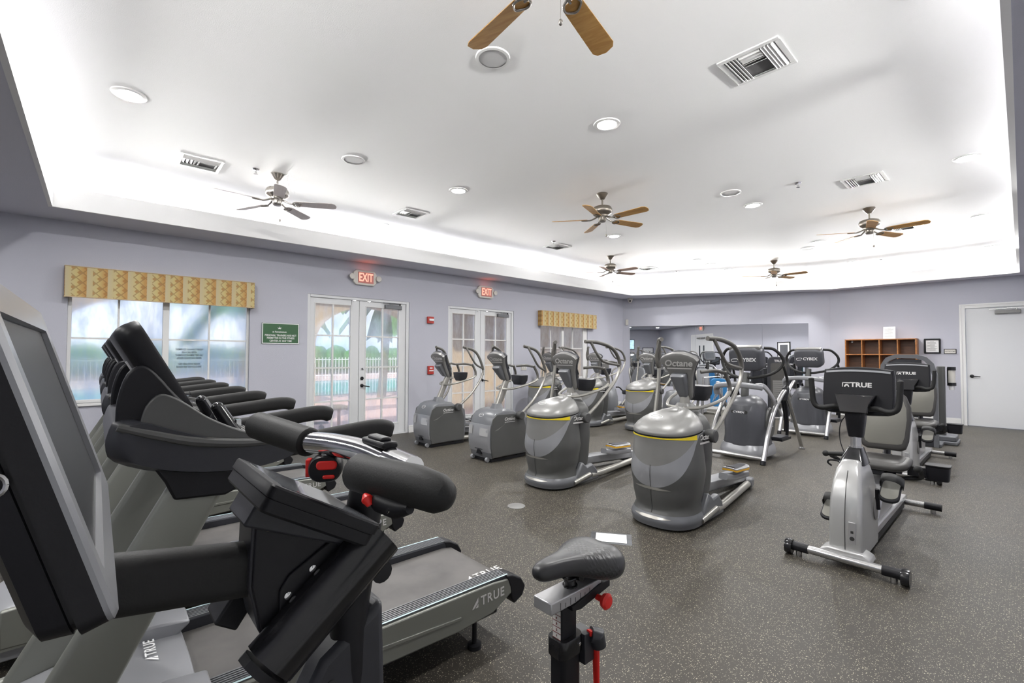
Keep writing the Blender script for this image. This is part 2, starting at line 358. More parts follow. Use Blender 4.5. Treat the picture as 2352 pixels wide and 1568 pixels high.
# ================================================================ room shell
XL, YF, XR, YN = -7.67, 13.51, .55, -4.6
K1 = Vector((XL, 11.2, 0)); K2 = Vector((-3.19, YF, 0))
ZS, ZF, ZC = 3.05, 3.28, 3.6
def wall_grid(g, u0, u1, z0, z1, holes, place, th):
    us = sorted({u0, u1, *[h[0] for h in holes], *[h[1] for h in holes]}); zs = sorted({z0, z1, *[h[2] for h in holes], *[h[3] for h in holes]})
    for a, b in zip(us, us[1:]):
        for c, d in zip(zs, zs[1:]):
            if any(h[0] <= a and b <= h[1] and h[2] <= c and d <= h[3] for h in holes): continue
            place(g, a, b, c, d, th)
W1 = (-.27, 1.68, .85, 2.3); D1 = (2.5, 4.33, 0, 2.43); D2 = (5.2, 6.97, 0, 2.43); W2 = (7.83, 9.6, .85, 2.3)
g = G(); wall_grid(g, YN-.2, 11.4, 0, ZC+.1, [W1, D1, D2, W2], lambda g, a, b, c, d, th: g.box(XL-.2, XL, a, b, c, d), .2)
struct('wall_left', g, 'wall')
dm = (K2-K1).normalized(); NM = Vector((dm.y, -dm.x, 0)); LM = (K2-K1).length
Tm = Matrix((( dm.x, -NM.x, 0, K1.x), (dm.y, -NM.y, 0, K1.y), (0, 0, 1, 0), (0, 0, 0, 1)))   # u along, v behind, z up
g = G(); g.box(-.1, LM+.1, 0, .2, 0, ZC+.1, Tm); struct('wall_back', g, 'wall')
DR = (-.88, .27, 0, 2.53)
g = G(); wall_grid(g, -3.3, XR+.2, 0, ZC+.1, [(-.80, .20, 0, 2.47)], lambda g, a, b, c, d, th: g.box(a, b, YF, YF+.2, c, d), .2)
struct('wall_far', g, 'wall')
g = G(); g.box(XR, XR+.2, YN-.2, YF, 0, ZC+.1); struct('wall_right', g, 'wall')
g = G(); g.box(XL, XR, YN-.2, YN, 0, ZC+.1); struct('wall_near', g, 'wall')
g = G(); g.box(XL-.2, XR+.2, YN-.2, YF+.3, -.12, 0); struct('floor', g, 'floor')
g = G(); g.box(XL-.2, XR+.2, YN-.2, YF+.3, ZC, ZC+.1); struct('ceiling', g, 'white_paint')
# lower soffit ring and the white fascia that hides the cove
TA, TB, TC, TD, TE = (-7.0, -.39), (-7.0, 10.62), (-3.05, 13.07), (-.035, 13.07), (-.035, -.39)
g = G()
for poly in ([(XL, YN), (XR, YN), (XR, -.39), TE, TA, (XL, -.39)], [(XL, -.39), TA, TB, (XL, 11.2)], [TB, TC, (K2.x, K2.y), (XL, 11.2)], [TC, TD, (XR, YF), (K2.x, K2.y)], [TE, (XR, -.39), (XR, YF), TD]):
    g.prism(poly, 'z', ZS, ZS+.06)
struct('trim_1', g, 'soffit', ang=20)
g = G(); tp = [Vector((*p, 0)) for p in (TA, TB, TC, TD, TE)]; inner = []; outer = []
for i, p in enumerate(tp):
    a = tp[i-1]; b = tp[(i+1) % 5]; d1 = (p-a).normalized(); d2 = (b-p).normalized(); n1 = Vector((-d1.y, d1.x, 0)); n2 = Vector((-d2.y, d2.x, 0)); n = (n1+n2); n = n/n.dot(n1)
    outer.append(p+n*.03); inner.append(p-n*.004)
for i in range(5):
    j = (i+1) % 5; a, b, c, d = inner[i], inner[j], outer[j], outer[i]
    g.prism([(a.x, a.y), (b.x, b.y), (c.x, c.y), (d.x, d.y)], 'z', ZS-.004, ZF)
struct('trim_2', g, 'white_paint', ang=20)
# white upper walls of the cove
g = G(); g.box(XL, XL+.012, -.95, 11.2, ZS+.06, ZC); g.box(0, LM, -.012, 0, ZS+.06, ZC, Tm); g.box(-3.2, XR, YF-.012, YF, ZS+.06, ZC); g.box(XR-.012, XR, -.95, YF, ZS+.06, ZC); g.box(XL, XR, -1.0, -.95, ZS+.06, ZC)
struct('trim_3', g, 'white_paint')
# baseboards
def bb(name, x0, x1, y0, y1):
    g = G(); g.box(x0, x1, y0, y1, 0, .10); dx = .006 if x1-x0 < .05 else 0; dy = .006 if y1-y0 < .05 else 0; g.box(x0+(0 if x0 < -3 else dx), x1-(dx if x0 < -3 else 0), y0+dy, y1, .10, .135); struct(name, g, 'trim', bevel=.004)
bb('baseboard_far', -3.1, -.885, YF-.018, YF)
for a, b in ((YN, 2.5), (4.33, 5.2), (6.97, 11.1)): bb('baseboard_left', XL, XL+.018, a, b)
bb('baseboard_near', XL, XR, YN, YN+.018)
g = G(); g.box(.02, LM-.02, -.018, 0, 0, .12, Tm); struct('baseboard_back', g, 'trim', bevel=.004)

# ---------------------------------------------------------------- windows
def window(n, o, units, mid, zm, fog):
    g = G(); y0, y1, z0, z1 = o; x0, x1 = XL-.10, XL-.04
    g.box(x0, x1, y0, y0+.035, z0, z1); g.box(x0, x1, y1-.035, y1, z0, z1); g.box(x0, x1, y0+.035, y1-.035, z1-.035, z1); g.box(x0, x1, y0+.035, y1-.035, z0, z0+.04)
    for (a, b), (c, d) in zip(units, units[1:]): g.box(x0, x1+.01, b, c, z0+.04, z1-.035)
    w = struct('window_%d' % n, g, 'trim', bevel=.004)
    g = G(); g.box(XL-.12, XL+.03, y0-.02, y1+.02, z0-.035, z0); struct('window_sill', g, 'trim', w, bevel=.005)
    g = G()
    for (a, b), m in zip(units, mid):
        g.box(x0+.015, x1-.008, m-.011, m+.011, z0+.04, z1-.035); g.box(x0+.014, x1-.009, a, b, zm-.011, zm+.011)
    struct('muntin', g, 'trim', w)
    for a, b in units:
        g = G(); g.box(x0+.028, x0+.034, a, b, z0+.03, z1-.03); struct('window_pane', g, fog, w)
    return w
w1 = window(1, W1, [(-.235, .65), (.72, 1.645)], [.20, 1.18], 1.645, 'glass_fog')
w2 = window(2, W2, [(7.865, 8.62), (8.70, 9.44)], [8.24, 9.06], 1.61, 'glass')
g = G(); g.box(XL-.1, XL-.02, 9.44, 9.6, .85, 2.3); struct('side_frame', g, 'trim', w2, bevel=.004)
# notice printed on the outside of the pane, read from behind
g = G()
for sx_, z in (('PLEASE CLEAN ALL EQUIPMENT', 1.515), ('AFTER EACH USE', 1.475), ('DO NOT REMOVE EQUIPMENT', 1.435), ('FROM THE FITNESS CENTER', 1.395), ('PLEASE ENTER AND EXIT', 1.315), ('THROUGH THE SIDE DOORS', 1.275)): text(g, sx_, .036, (XL-.074, .955, z), (0, -1, 0), (0, 0, 1), sx=.62, bold=.015)
struct('window_lettering', g, 'ink', w1)
# ---------------------------------------------------------------- french doors
def french(n, o):
    y0, y1, _, z1 = o; k = (y1-y0)/1.83; Y = lambda v: y0+(v-2.5)*k; x0, x1 = XL-.09, XL-.035
    g = G(); g.box(XL-.14, XL-.012, y0, y0+.045, 0, z1); g.box(XL-.14, XL-.012, y1-.055, y1, 0, z1); g.box(XL-.14, XL-.012, y0+.045, y1-.055, z1-.045, z1); g.box(XL-.16, XL-.01, y0+.045, y1-.055, 0, .018)
    d = struct('door_%d' % n, g, 'door', bevel=.003)
    for a, b, ga, gb in ((Y(2.548), Y(3.372), Y(2.62), Y(3.235)), (Y(3.378), Y(4.272), Y(3.49), Y(4.145))):
        g = G(); zt, zb = 2.30, .20; gm = (ga+gb)/2
        g.box(x0, x1, a, ga, .02, z1-.048); g.box(x0, x1, gb, b, .02, z1-.048); g.box(x0, x1, ga, gb, zt, z1-.048); g.box(x0, x1, ga, gb, .02, zb)
        lf = struct('door_leaf', g, 'door', d, bevel=.003)
        g = G(); g.box(x0+.008, x1-.008, gm-.013, gm+.013, zb, zt)
        for z in (1.765, 1.225, .665): g.box(x0+.01, x1-.01, ga, gb, z-.012, z+.012)
        for q in ((ga, ga+.012, zb, zt), (gb-.012, gb, zb, zt), (ga+.012, gb-.012, zt-.012, zt), (ga+.012, gb-.012, zb, zb+.012)): g.box(x0-.004, x1+.006, q[0], q[1], q[2], q[3])
        struct('muntin', g, 'trim', lf)
        g = G(); g.box(x0+.024, x0+.030, ga, gb, zb, zt); struct('glass_pane', g, 'glass', lf)
    yh = Y(3.435)
    g = G(); g.lathe([(.0, 0), (.031, 0), (.031, .008), (.012, .012), (.012, .05), (0, .05)], (x1, yh, .91), axis='x', n=20); g.tube([(x1+.045, yh, .91), (x1+.05, yh+.05*k, .90), (x1+.05, yh+.12, .885)], [.012, .01, .008], smooth=4)
    struct('door_handle', g, 'black_gloss', d)
    g = G(); g.lathe([(0, 0), (.030, 0), (.030, .012), (.024, .018), (0, .02)], (x1, yh, 1.035), axis='x', n=20); struct('deadbolt', g, 'black_gloss', d)
    g = G(); g.lathe([(0, 0), (.018, 0), (.018, .01), (0, .012)], (x1, yh, 1.20), axis='x', n=16); g.box(x1+.01, x1+.02, yh-.004, yh+.02, 1.185, 1.195); struct('thumb_latch', g, 'chrome', d)
    g = G(); g.box(x1, x1+.055, Y(3.84), Y(4.17), 2.275, 2.345); c = struct('door_closer', g, 'grey_mid', d, bevel=.006)
    g = G(); g.box(x1+.02, x1+.04, Y(3.80), Y(4.16), 2.372, 2.38); g.box(x1+.06, x1+.075, Y(3.9), Y(4.14), 2.355, 2.362); g.cyl((x1+.045, Y(4.13), 2.34), (x1+.045, Y(4.13), 2.375), .012, 12); struct('closer_arm', g, 'black_gloss', c)
    for yy in (Y(3.28), Y(3.55)):
        g = G(); g.box(x1, x1+.012, yy-.03, yy+.03, 2.375, 2.385); g.cyl((x1+.006, yy, 2.36), (x1+.006, yy, 2.375), .006, 8); struct('latch', g, 'chrome', d)
    return d
french(1, D1); french(2, D2)
# ---------------------------------------------------------------- far right door
g = G(); yA = YF-.022
g.box(-.88, -.79, yA, YF+.12, 0, 2.53); g.box(.19, .28, yA, YF+.12, 0, 2.53); g.box(-.79, .19, yA, YF+.12, 2.44, 2.53)
g.box(-.865, -.845, yA-.008, yA, 0, 2.51); g.box(.245, .265, yA-.008, yA, 0, 2.51); g.box(-.845, .245, yA-.008, yA, 2.495, 2.515)
d3 = struct('door_3', g, 'trim', bevel=.004)
g = G(); g.box(-.787, .187, YF+.005, YF+.05, .008, 2.437); struct('door_leaf', g, 'door', d3, bevel=.003)
g = G(); g.lathe([(0, 0), (.034, 0), (.034, -.01), (.013, -.014), (.013, -.05), (0, -.05)], (-.71, YF+.005, 1.03), axis='y', n=20); g.tube([(-.71, YF-.04, 1.03), (-.66, YF-.05, 1.03), (-.585, YF-.048, 1.022)], [.013, .011, .009], smooth=4); struct('door_handle', g, 'black_gloss', d3)
g = G(); g.box(-.36, .0, YF-.06, YF+.005, 2.30, 2.37); c = struct('door_closer', g, 'grey', d3, bevel=.008)
g = G(); g.box(-.44, -.04, YF-.05, YF-.035, 2.395, 2.405); g.box(-.2, .08, YF-.1, YF-.085, 2.40, 2.408); g.cyl((-.06, YF-.045, 2.37), (-.06, YF-.045, 2.40), .014, 12); struct('closer_arm', g, 'steel', c)
# double door behind the camera, seen in the mirror
g = G(); xA = XR-.02
g.box(xA, XR, -.42, -.32, 0, 2.55); g.box(xA, XR, 1.73, 1.83, 0, 2.55); g.box(xA, XR, -.32, 1.73, 2.45, 2.55)
d4 = struct('door_4', g, 'trim', bevel=.004)
for a, b, wa in ((-.318, .702, .42), (.708, 1.728, .84)):
    g = G(); wall_grid(g, a, b, .01, 2.445, [(wa, wa+.15, .9, 1.95)], lambda g, a, b, c, d, th: g.box(xA+.002, XR-.001, a, b, c, d), 0)
    lf = struct('door_leaf', g, 'door', d4)
    g = G(); g.box(xA+.006, XR-.004, wa, wa+.15, .9, 1.95); struct('glass_pane', g, 'screen', lf)
    g = G(); g.box(xA-.06, xA+.002, wa-.12, wa+.2, 2.30, 2.38); struct('door_closer', g, 'grey', lf, bevel=.006)

# ================================================================ things on the walls
def valance(y0, y1, z0, z1, label, d=.125):
    t = thing('window_valance', label, 'valance', (XL, (y0+y1)/2, z0), group='box valances over the windows')
    w = (y1-y0)/2; h = z1-z0
    g = G(); g.box(d-.02, d, -w, w, 0, h); g.box(0, d-.02, -w, -w+.02, 0, h); g.box(0, d-.02, w-.02, w, 0, h); g.box(0, d-.02, -w+.02, w-.02, h-.02, h)
    obj('fabric_box', g, 'valance', t, bevel=.008)
    g = G()
    for zz in (.002, h-.002): g.tube([(0, -w, zz), (d, -w, zz), (d, w, zz), (0, w, zz)], .006, 8)
    obj('piping', g, 'stucco', t)
valance(-.30, 1.71, 2.13, 2.50, 'long gold diamond patterned box valance over the large fogged window')
valance(7.74, 9.83, 2.135, 2.495, 'shorter looking gold patterned box valance over the window near the far corner')

def exit_sign(y, label, x=XL, z=2.78, rz=0, group='exit signs above the french doors'):
    t = thing('exit_sign', label, 'exit sign', (x, y, z), rz, group=group)
    g = G(); g.prism([(-.16, -.13), (.16, -.13), (.21, -.08), (.21, .08), (.16, .13), (-.16, .13), (-.21, .08), (-.21, -.08)], 'x', 0, .05); obj('housing', g, 'ivory', t, bevel=.008)
    g = G(); g.box(.048, .054, -.13, .15, -.095, .095); obj('sign_face', g, 'exit_face', t)
    g = G(); text(g, 'EXIT', .20, (.056, .01, -.002), (0, 1, 0), (0, 0, 1), sx=.62, bold=.02, depth=.002); obj('lettering', g, 'exit_red', t)
    for s in (-1, 1):
        g = G(); g.lathe([(0, .0), (.03, 0), (.048, .03), (.05, .05), (.042, .055), (0, .05)], (.03, s*.24, 0), axis='x', n=18); g.box(.01, .04, min(s*.2, s*.23), max(s*.2, s*.23), -.012, .012); obj('lamp_head', g, 'ivory', t)
    return t
exit_sign(3.44, 'lit red EXIT sign with two lamp heads above the nearer french doors')
exit_sign(6.13, 'lit red EXIT sign with two lamp heads above the farther french doors')
exit_sign(.70, 'lit EXIT sign over the double door, seen only in the mirror', XR, 2.86, PI, 'exit sign over the double door')
area('exit_light', (XL+.12, 3.44, 2.92), .3, .08, (PI, 0, 0), color=(1, .15, .05)); area('exit_light', (XL+.12, 6.13, 2.92), .3, .08, (PI, 0, 0), color=(1, .15, .05))

# green notice
t = thing('notice_sign', 'green notice sign with white lettering between the window and the doors', 'sign', (XL, 2.105, 1.77))
g = G(); g.box(0, .015, -.265, .265, -.16, .16); obj('board', g, 'green', t, bevel=.003)
g = G()
for a, b, c, d in ((-.262, .262, .147, .157), (-.262, .262, -.157, -.147), (-.262, -.252, -.147, .147), (.252, .262, -.147, .147)): g.box(.014, .018, a, b, c, d)
obj('border', g, 'white', t)
g = G(); R_, U_ = (0, 1, 0), (0, 0, 1)
for s, z in (('PERSONAL TRAINERS ARE NOT', -.03), ('PERMITTED IN THE FITNESS', -.072), ('CENTER AT ANY TIME', -.114)): text(g, s, .040, (.0165, 0, z), R_, U_, sx=.80, bold=.012)
text(g, 'at Renaissance', .034, (.0165, -.02, .025), R_, U_, sx=1, bold=.01)
for i in range(9):
    a = PI*(i/8); r0, r1 = .012, .05 if i % 2 == 0 else .038; c, s = math.cos(a), math.sin(a); g.add([(.0168, -.02+r0*c-.006*s, .062+r0*s+.006*c*0), (.0168, -.02+r0*c+.006*s, .062+r0*s), (.0168, -.02+r1*c, .062+r1*s)], [(0, 1, 2)])
obj('lettering', g, 'white', t)
# fire devices, switches, camera, sensor
t = thing('fire_strobe', 'red fire alarm strobe high on the wall between the french doors', 'fire alarm', (XL, 4.775, 2.115))
g = G(); g.box(0, .045, -.07, .07, -.065, .065); obj('housing', g, 'fire_red', t, bevel=.008)
g = G(); g.box(.044, .06, -.04, .06, -.015, .025); obj('lens', g, 'white', t, bevel=.004)
t = thing('fire_pull_station', 'red fire alarm pull station low on the wall between the french doors', 'fire alarm', (XL, 4.79, 1.15))
g = G(); g.box(0, .035, -.065, .065, -.08, .08); obj('housing', g, 'fire_red', t, bevel=.006)
g = G(); g.box(.034, .05, -.045, .045, -.02, .0); g.box(.034, .04, -.03, .03, .03, .05); obj('pull_bar', g, 'white', t)
t = thing('switch_plate', 'ivory triple light switch plate right of the farther french doors', 'light switch', (XL, 7.285, 1.16))
g = G(); g.box(0, .008, -.085, .085, -.065, .065); obj('plate', g, 'ivory', t, bevel=.003)
for i in (-1, 0, 1):
    g = G(); g.box(.007, .018, i*.05-.012, i*.05+.012, -.03, .03); obj('toggle', g, 'white', t, bevel=.002)
t = thing('security_camera', 'small white dome security camera under the soffit at the far corner', 'camera', (XL+.28, 11.15, ZS-.001))
g = G(); g.lathe([(0, 0), (.07, 0), (.075, -.03), (.05, -.1), (.03, -.13), (0, -.135)], n=20); obj('housing', g, 'ivory', t)
g = G(); g.ball((.03, -.045, -.085), .026, 12); obj('camera_lens', g, 'black_gloss', t)
g = G(); g.box(.08, .16, -.05, 0, 2.30, 2.46, Tm); tag(obj('motion_sensor', g, 'ivory', bevel=.01), 'small white motion sensor box at the upper left corner of the mirror', 'sensor')

# mirror on the angled back wall
t = thing('wall_mirror', 'large frameless wall mirror in three panels on the angled back wall', 'mirror', (0, 0, 0))
ub = (.20, 1.93, 3.55, 4.58)
for a, b in zip(ub, ub[1:]):
    g = G(); g.box(a+.002, b-.002, -.008, -.001, .59, 2.262, Tm); obj('mirror_panel', g, 'mirror', t)
# air return grilles in the cove
for a, b in ((.75, 2.0), (2.75, 4.0)):
    g = G(); g.box(a, b, -.03, -.0125, 3.33, 3.5, Tm)
    for i in range(5): g.box(a+.02, b-.02, -.036, -.028, 3.352+i*.028, 3.362+i*.028, Tm)
    tag(obj('air_grille', g, 'trim'), 'white linear air grille in the cove, %s' % ('nearer the left corner' if a < 1 else 'nearer the far door'), 'vent', 'linear grilles in the cove')

# cubby shelf on the far wall
t = thing('cubby_shelf', 'brown wooden wall cubby shelf with open square holes', 'shelf', (-2.18, YF, 0))
w, z0, z1, d = .645, .72, 1.83, .30
g = G(); g.box(-w, w, -.012, 0, z0, z1); obj('back_panel', g, 'walnut_dark', t)
g = G(); g.box(-w, w, -d, -.012, z1-.022, z1); g.box(-w, w, -d, -.012, z0, z0+.022); g.box(-w, -w+.022, -d, -.012, z0, z1); g.box(w-.022, w, -d, -.012, z0, z1); obj('case', g, 'walnut', t, bevel=.002)
for i in (1, 2, 3):
    x = -w+i*(2*w)/4; g = G(); g.box(x-.01, x+.01, -d+.004, -.013, z0+.022, z1-.022); obj('divider', g, 'walnut', t)
for z in (1.475, 1.13): g = G(); g.box(-w+.022, w-.022, -d+.002, -.013, z-.01, z+.01); obj('shelf_board', g, 'walnut', t)
for x in (-w+.07, w-.06): g = G(); g.box(x, x+.035, -.03, -.013, z1-.075, z1-.024); obj('bracket', g, 'steel', t)
def lines(g, x0, x1, z0, z1, n, y, seed=1, h=.006):
    rd = random.Random(seed)
    for i in range(n):
        z = z1-(z1-z0)*i/(n-1); l = (x1-x0)*(rd.uniform(.75, 1) if i % 4 else rd.uniform(.35, .6)); c = (x0+x1)/2 if i % 4 == 0 else x0+l/2
        g.box(c-l/2, c+l/2, y-.0006, y, z-h/2, z+h/2)
t = thing('notice_stand', 'white printed notice standing on top of the cubby shelf', 'notice', (-2.02, YF-.15, 1.83))
g = G(); T = Matrix.Rotation(math.radians(-7), 4, 'X'); g.box(-.108, .108, -.002, .002, .002, .28, T); g.box(-.108, .108, -.05, .03, 0, .003); obj('sheet', g, 'paper', t)
g = G(); lines(g, -.085, .085, .03, .24, 13, -.0025); g.xf(T); obj('print', g, 'grey', t)
t = thing('framed_notice', 'black framed white notice right of the cubby shelf', 'picture frame', (-1.31, YF, 1.66))
g = G(); a, b = .133, .163
for q in ((-a, a, b-.03, b), (-a, a, -b, -b+.03), (-a, -a+.03, -b+.03, b-.03), (a-.03, a, -b+.03, b-.03)): g.box(q[0], q[1], -.025, 0, q[2], q[3])
obj('frame', g, 'black_gloss', t, bevel=.004)
g = G(); g.box(-.103, .103, -.012, 0, -.133, .133); obj('sheet', g, 'paper', t)
g = G(); lines(g, -.08, .08, -.10, .10, 14, -.0125, 3); obj('print', g, 'grey', t)
t = thing('name_plaque', 'small cream plaque with a black edge beside the far door', 'plaque', (-1.03, YF, 1.545))
g = G(); g.box(-.098, .098, -.012, 0, -.052, .052); obj('frame', g, 'black_gloss', t, bevel=.002)
g = G(); g.box(-.085, .085, -.014, -.010, -.040, .040); obj('plate', g, 'ivory', t)
g = G(); text(g, 'RESTROOMS', .028, (0, -.0146, 0), (1, 0, 0), (0, 0, 1), bold=.01); obj('lettering', g, 'ink', t)
# pictures and television behind the camera (seen in the mirror)
def picture(name, label, loc, rz, w, h, art, cat='picture'):
    t = thing(name, label, cat, loc, rz)
    g = G()
    for q in ((-w, w, h-.03, h), (-w, w, -h, -h+.03), (-w, -w+.03, -h+.03, h-.03), (w-.03, w, -h+.03, h-.03)): g.box(q[0], q[1], -.03, 0, q[2], q[3])
    obj('frame', g, 'black_gloss', t)
    g = G(); g.box(-w+.03, w-.03, -.015, 0, -h+.03, h-.03); obj('mat_board', g, 'paper', t)
    g = G(); art(g); obj('artwork', g, 'grey_mid', t)
def statue(g):
    g.box(-.22, .22, -.018, -.014, -.27, .30)
    g.box(-.03, .03, -.019, -.014, -.3, .2)
picture('framed_photo', 'black framed photograph of a seated figure, reflected at the right of the mirror', (XR, 6.95, 1.56), -PI/2, .36, .42, statue)
picture('framed_sketch', 'framed pale sketch on the near wall, reflected beside the mirror corner', (-.2, YN, 1.55), PI, .36, .36, lambda g: [g.tube([(-.15, -.017, -.2), (-.1, -.017, .1), (0, -.017, .2)], .008, 6), g.tube([(.1, -.017, -.2), (.05, -.017, .1), (.15, -.017, .18)], .008, 6)])
t = thing('television', 'flat television on the near wall reflected at the left edge of the mirror', 'television', (-1.62, YN+.001, 2.1))
g = G(); g.box(-.5, .5, 0, .06, -.32, .32); obj('bezel', g, 'black_gloss', t, bevel=.006)
g = G(); g.box(-.47, .47, .055, .062, -.29, .29); obj('display', g, _pm('television picture', (.3, .5, .6), .3, noise=(5, .6), emit=((.45, .65, .75), .55)), t)
# ================================================================ outside
g = G(); g.box(-45, XL-.2, -25, 45, -.25, -.06); struct('patio', g, 'paver')
g = G(); g.box(-26, -17, -8, 16, -.055, -.04); tag(obj('swimming_pool', g, 'water'), 'blue swimming pool beyond the patio seen through the glass doors', 'pool')
# covered walk outside: arches, solid stucco wall, unseen roof strips sized for its shade
g = G(); g.box(-10.6, -9.9, -6, 16, 2.95, 3.15); g.box(-9.9, -9.35, 6.3, 16, 2.95, 3.1); g.box(-10.6, -10.3, 6.1, 16, -.06, 2.95)
for y0, y1 in ((-4.9, -4.5), (-1.0, -.6), (3.15, 3.5)): g.box(-10.6, -10.2, y0, y1, -.06, 2.95)
for a, b in ((-4.5, -1.0), (-.6, 3.15), (3.5, 6.1)):
    n = 16; pts = []
    for i in range(n+1):
        th = PI*i/n; pts.append(((a+b)/2-math.cos(th)*(b-a)/2, 1.7+math.sin(th)*.85))
    for p, q in zip(pts, pts[1:]): g.prism([(p[0], p[1]), (q[0], q[1]), (q[0], 2.95), (p[0], 2.95)], 'x', -10.6, -10.2)
struct('loggia', g, 'stucco', ang=20)
t = thing('pool_fence', 'pale picket fence beyond the pool', 'fence', (-28, 0, -.06))
g = G(); g.box(-.03, .03, -12, 20, 1.15, 1.2); g.box(-.03, .03, -12, 20, .2, .25); obj('rails', g, 'white', t)
g = G()
for i in range(160): g.box(-.015, .015, -12+i*.2, -11.97+i*.2, 0, 1.3)
obj('pickets', g, 'white', t)
def palm(x, y, h, seed, label):
    rd = random.Random(seed); t = thing('palm_tree', label, 'palm tree', (x, y, -.06), group='palms beyond the pool')
    g = G(); g.tube([(0, 0, 0), (.1, .1, h*.5), (.05, .3, h)], [.16, .12, .1], smooth=4); obj('trunk', g, 'trunk', t)
    g = G()
    for i in range(16):
        a = 2*PI*i/16+rd.uniform(-.2, .2); L = rd.uniform(1.5, 2.2); up = rd.uniform(.1, .9); P = []
        for j in range(7):
            s = j/6*L; P.append(Vector((.05+s*math.cos(a), .3+s*math.sin(a), h+up*s-.5*s*s)))
        sd = Vector((-math.sin(a), math.cos(a), 0))
        for p, q in zip(P, P[1:]):
            for sg in (-1, 1): g.add([p, q, q+sd*sg*.28-Vector((0, 0, .2)), p+sd*sg*.28-Vector((0, 0, .2))], [(0, 1, 2, 3)])
    obj('fronds', g, 'leaf', t)
for i, (x, y, h, l) in enumerate(((-15.5, 3.2, 3.4, 'short palm just outside the arches'), (-15, 7.4, 3.6, 'palm behind the corner of the arches'), (-30, -3, 5, 'tall palm far behind the left of the pool'), (-31, 2, 5.6, 'tall palm far behind the middle of the pool'), (-30, 7, 5, 'tall palm far behind the right of the pool'))): palm(x, y, h, i, l)
def hedge(x, y0, y1, h, label):
    rd = random.Random(int(y0*10)); g = G()
    for i in range(int((y1-y0)*2.5)):
        y = y0+i/2.5; r = rd.uniform(.5, .8); hh = h*rd.uniform(.7, 1); g.ball((x+rd.uniform(-.4, .4), y, hh*.5-.06), r, 10, (1, 1, hh*.5/r))
    tag(obj('hedge', g, 'leaf'), label, 'hedge')
hedge(-35, -14, 24, 2.2, 'low green hedge beyond the pool fence')
# patio table and bench frame outside the nearer doors
t = thing('patio_table', 'low wooden patio table outside the nearer french doors', 'table', (-9.15, 3.15, -.06))
g = G(); g.box(-.35, .35, -.65, .65, .44, .475); obj('table_top', g, 'stucco', t)
for sx in (-.3, .3):
    for sy in (-.58, .58): g = G(); g.box(sx-.025, sx+.025, sy-.025, sy+.025, 0, .44); obj('leg', g, 'iron', t)
t = thing('patio_stand', 'small black stand outside the glass of the nearer french doors', 'stand', (-8.4, 3.0, -.06))
g = G(); g.cyl((0, 0, 0), (0, 0, .3), .02, 10); g.cyl((0, 0, 0), (0, 0, .02), .12, 16); g.box(-.02, .02, -.25, .12, .27, .31); g.ball((0, 0, .2), .05, 10); obj('frame', g, 'iron', t)

# ================================================================ ceiling fixtures
LX = (-.37, -2.55, -4.905, -7.06); 
lights = [(-4.905, .157, 'over the treadmills, nearest of the second column'), (-7.09, .156, 'at the left edge over the large window'), (-2.545, 3.475, 'bright and round near the middle of the ceiling'), (-4.9, 3.47, 'between the nearest small fan and the middle'), (-7.07, 3.47, 'above the nearer french doors'), (-7.04, 6.9, 'above the farther french doors'), (-4.9, 6.9, 'just beyond the middle brown fan'), (-2.54, 6.92, 'between two brown fans right of the middle'), (-.36, 6.94, 'nearest one at the right edge of the tray'), (-.38, 10.04, 'second one along the right edge of the tray'), (-.36, 13.0, 'farthest one at the right edge of the tray'), (-2.57, 10.1, 'left of the right hand fan'), (-2.56, 12.85, 'close to the far end of the tray'), (-4.9, 10.03, 'between the two farthest fans'), (-4.9, 11.75, 'left of the farthest fan by the angled wall'), (-7.04, 9.6, 'behind the far left fan'),
          (-2.545, .157, 'out over the nearest fan'), (-.36, 3.47, 'over the right side near the camera')]
t0 = None
for x, y, l in lights:
    if t0 is None:
        t0 = thing('recessed_light', '', 'ceiling light', (x, y, ZC), group='recessed downlights')
        g = G(); g.lathe([(.085, 0), (.122, 0), (.118, -.008), (.09, -.012), (.085, -.006)], n=36, cap=False); obj('trim_ring', g, 'trim', t0)
        g = G(); g.lathe([(0, -.004), (.088, -.004), (.088, -.007), (0, -.009)], n=32); obj('lamp_lens', g, 'glow', t0)
        t = t0
    else: t = dup(t0, (x, y, ZC))
    t['label'] = 'round recessed downlight ' + l
    area('downlight', (x, y, ZC-.015), .16, P_DOWN)
# unseen fill lamps added in the lower ceiling behind the camera
for x in (-6, -4.2, -2.4, -.7):
    t = dup(t0, (x, -2.0, ZS)); t['label'] = 'unseen added fill downlight in the lower ceiling behind the camera, ' + {-6: 'nearest the window wall', -4.2: 'second from the window wall', -2.4: 'third from the window wall', -.7: 'closest to the double door'}[x]
    area('downlight', (x, -2.0, ZS-.015), .16, P_DOWN*.45)
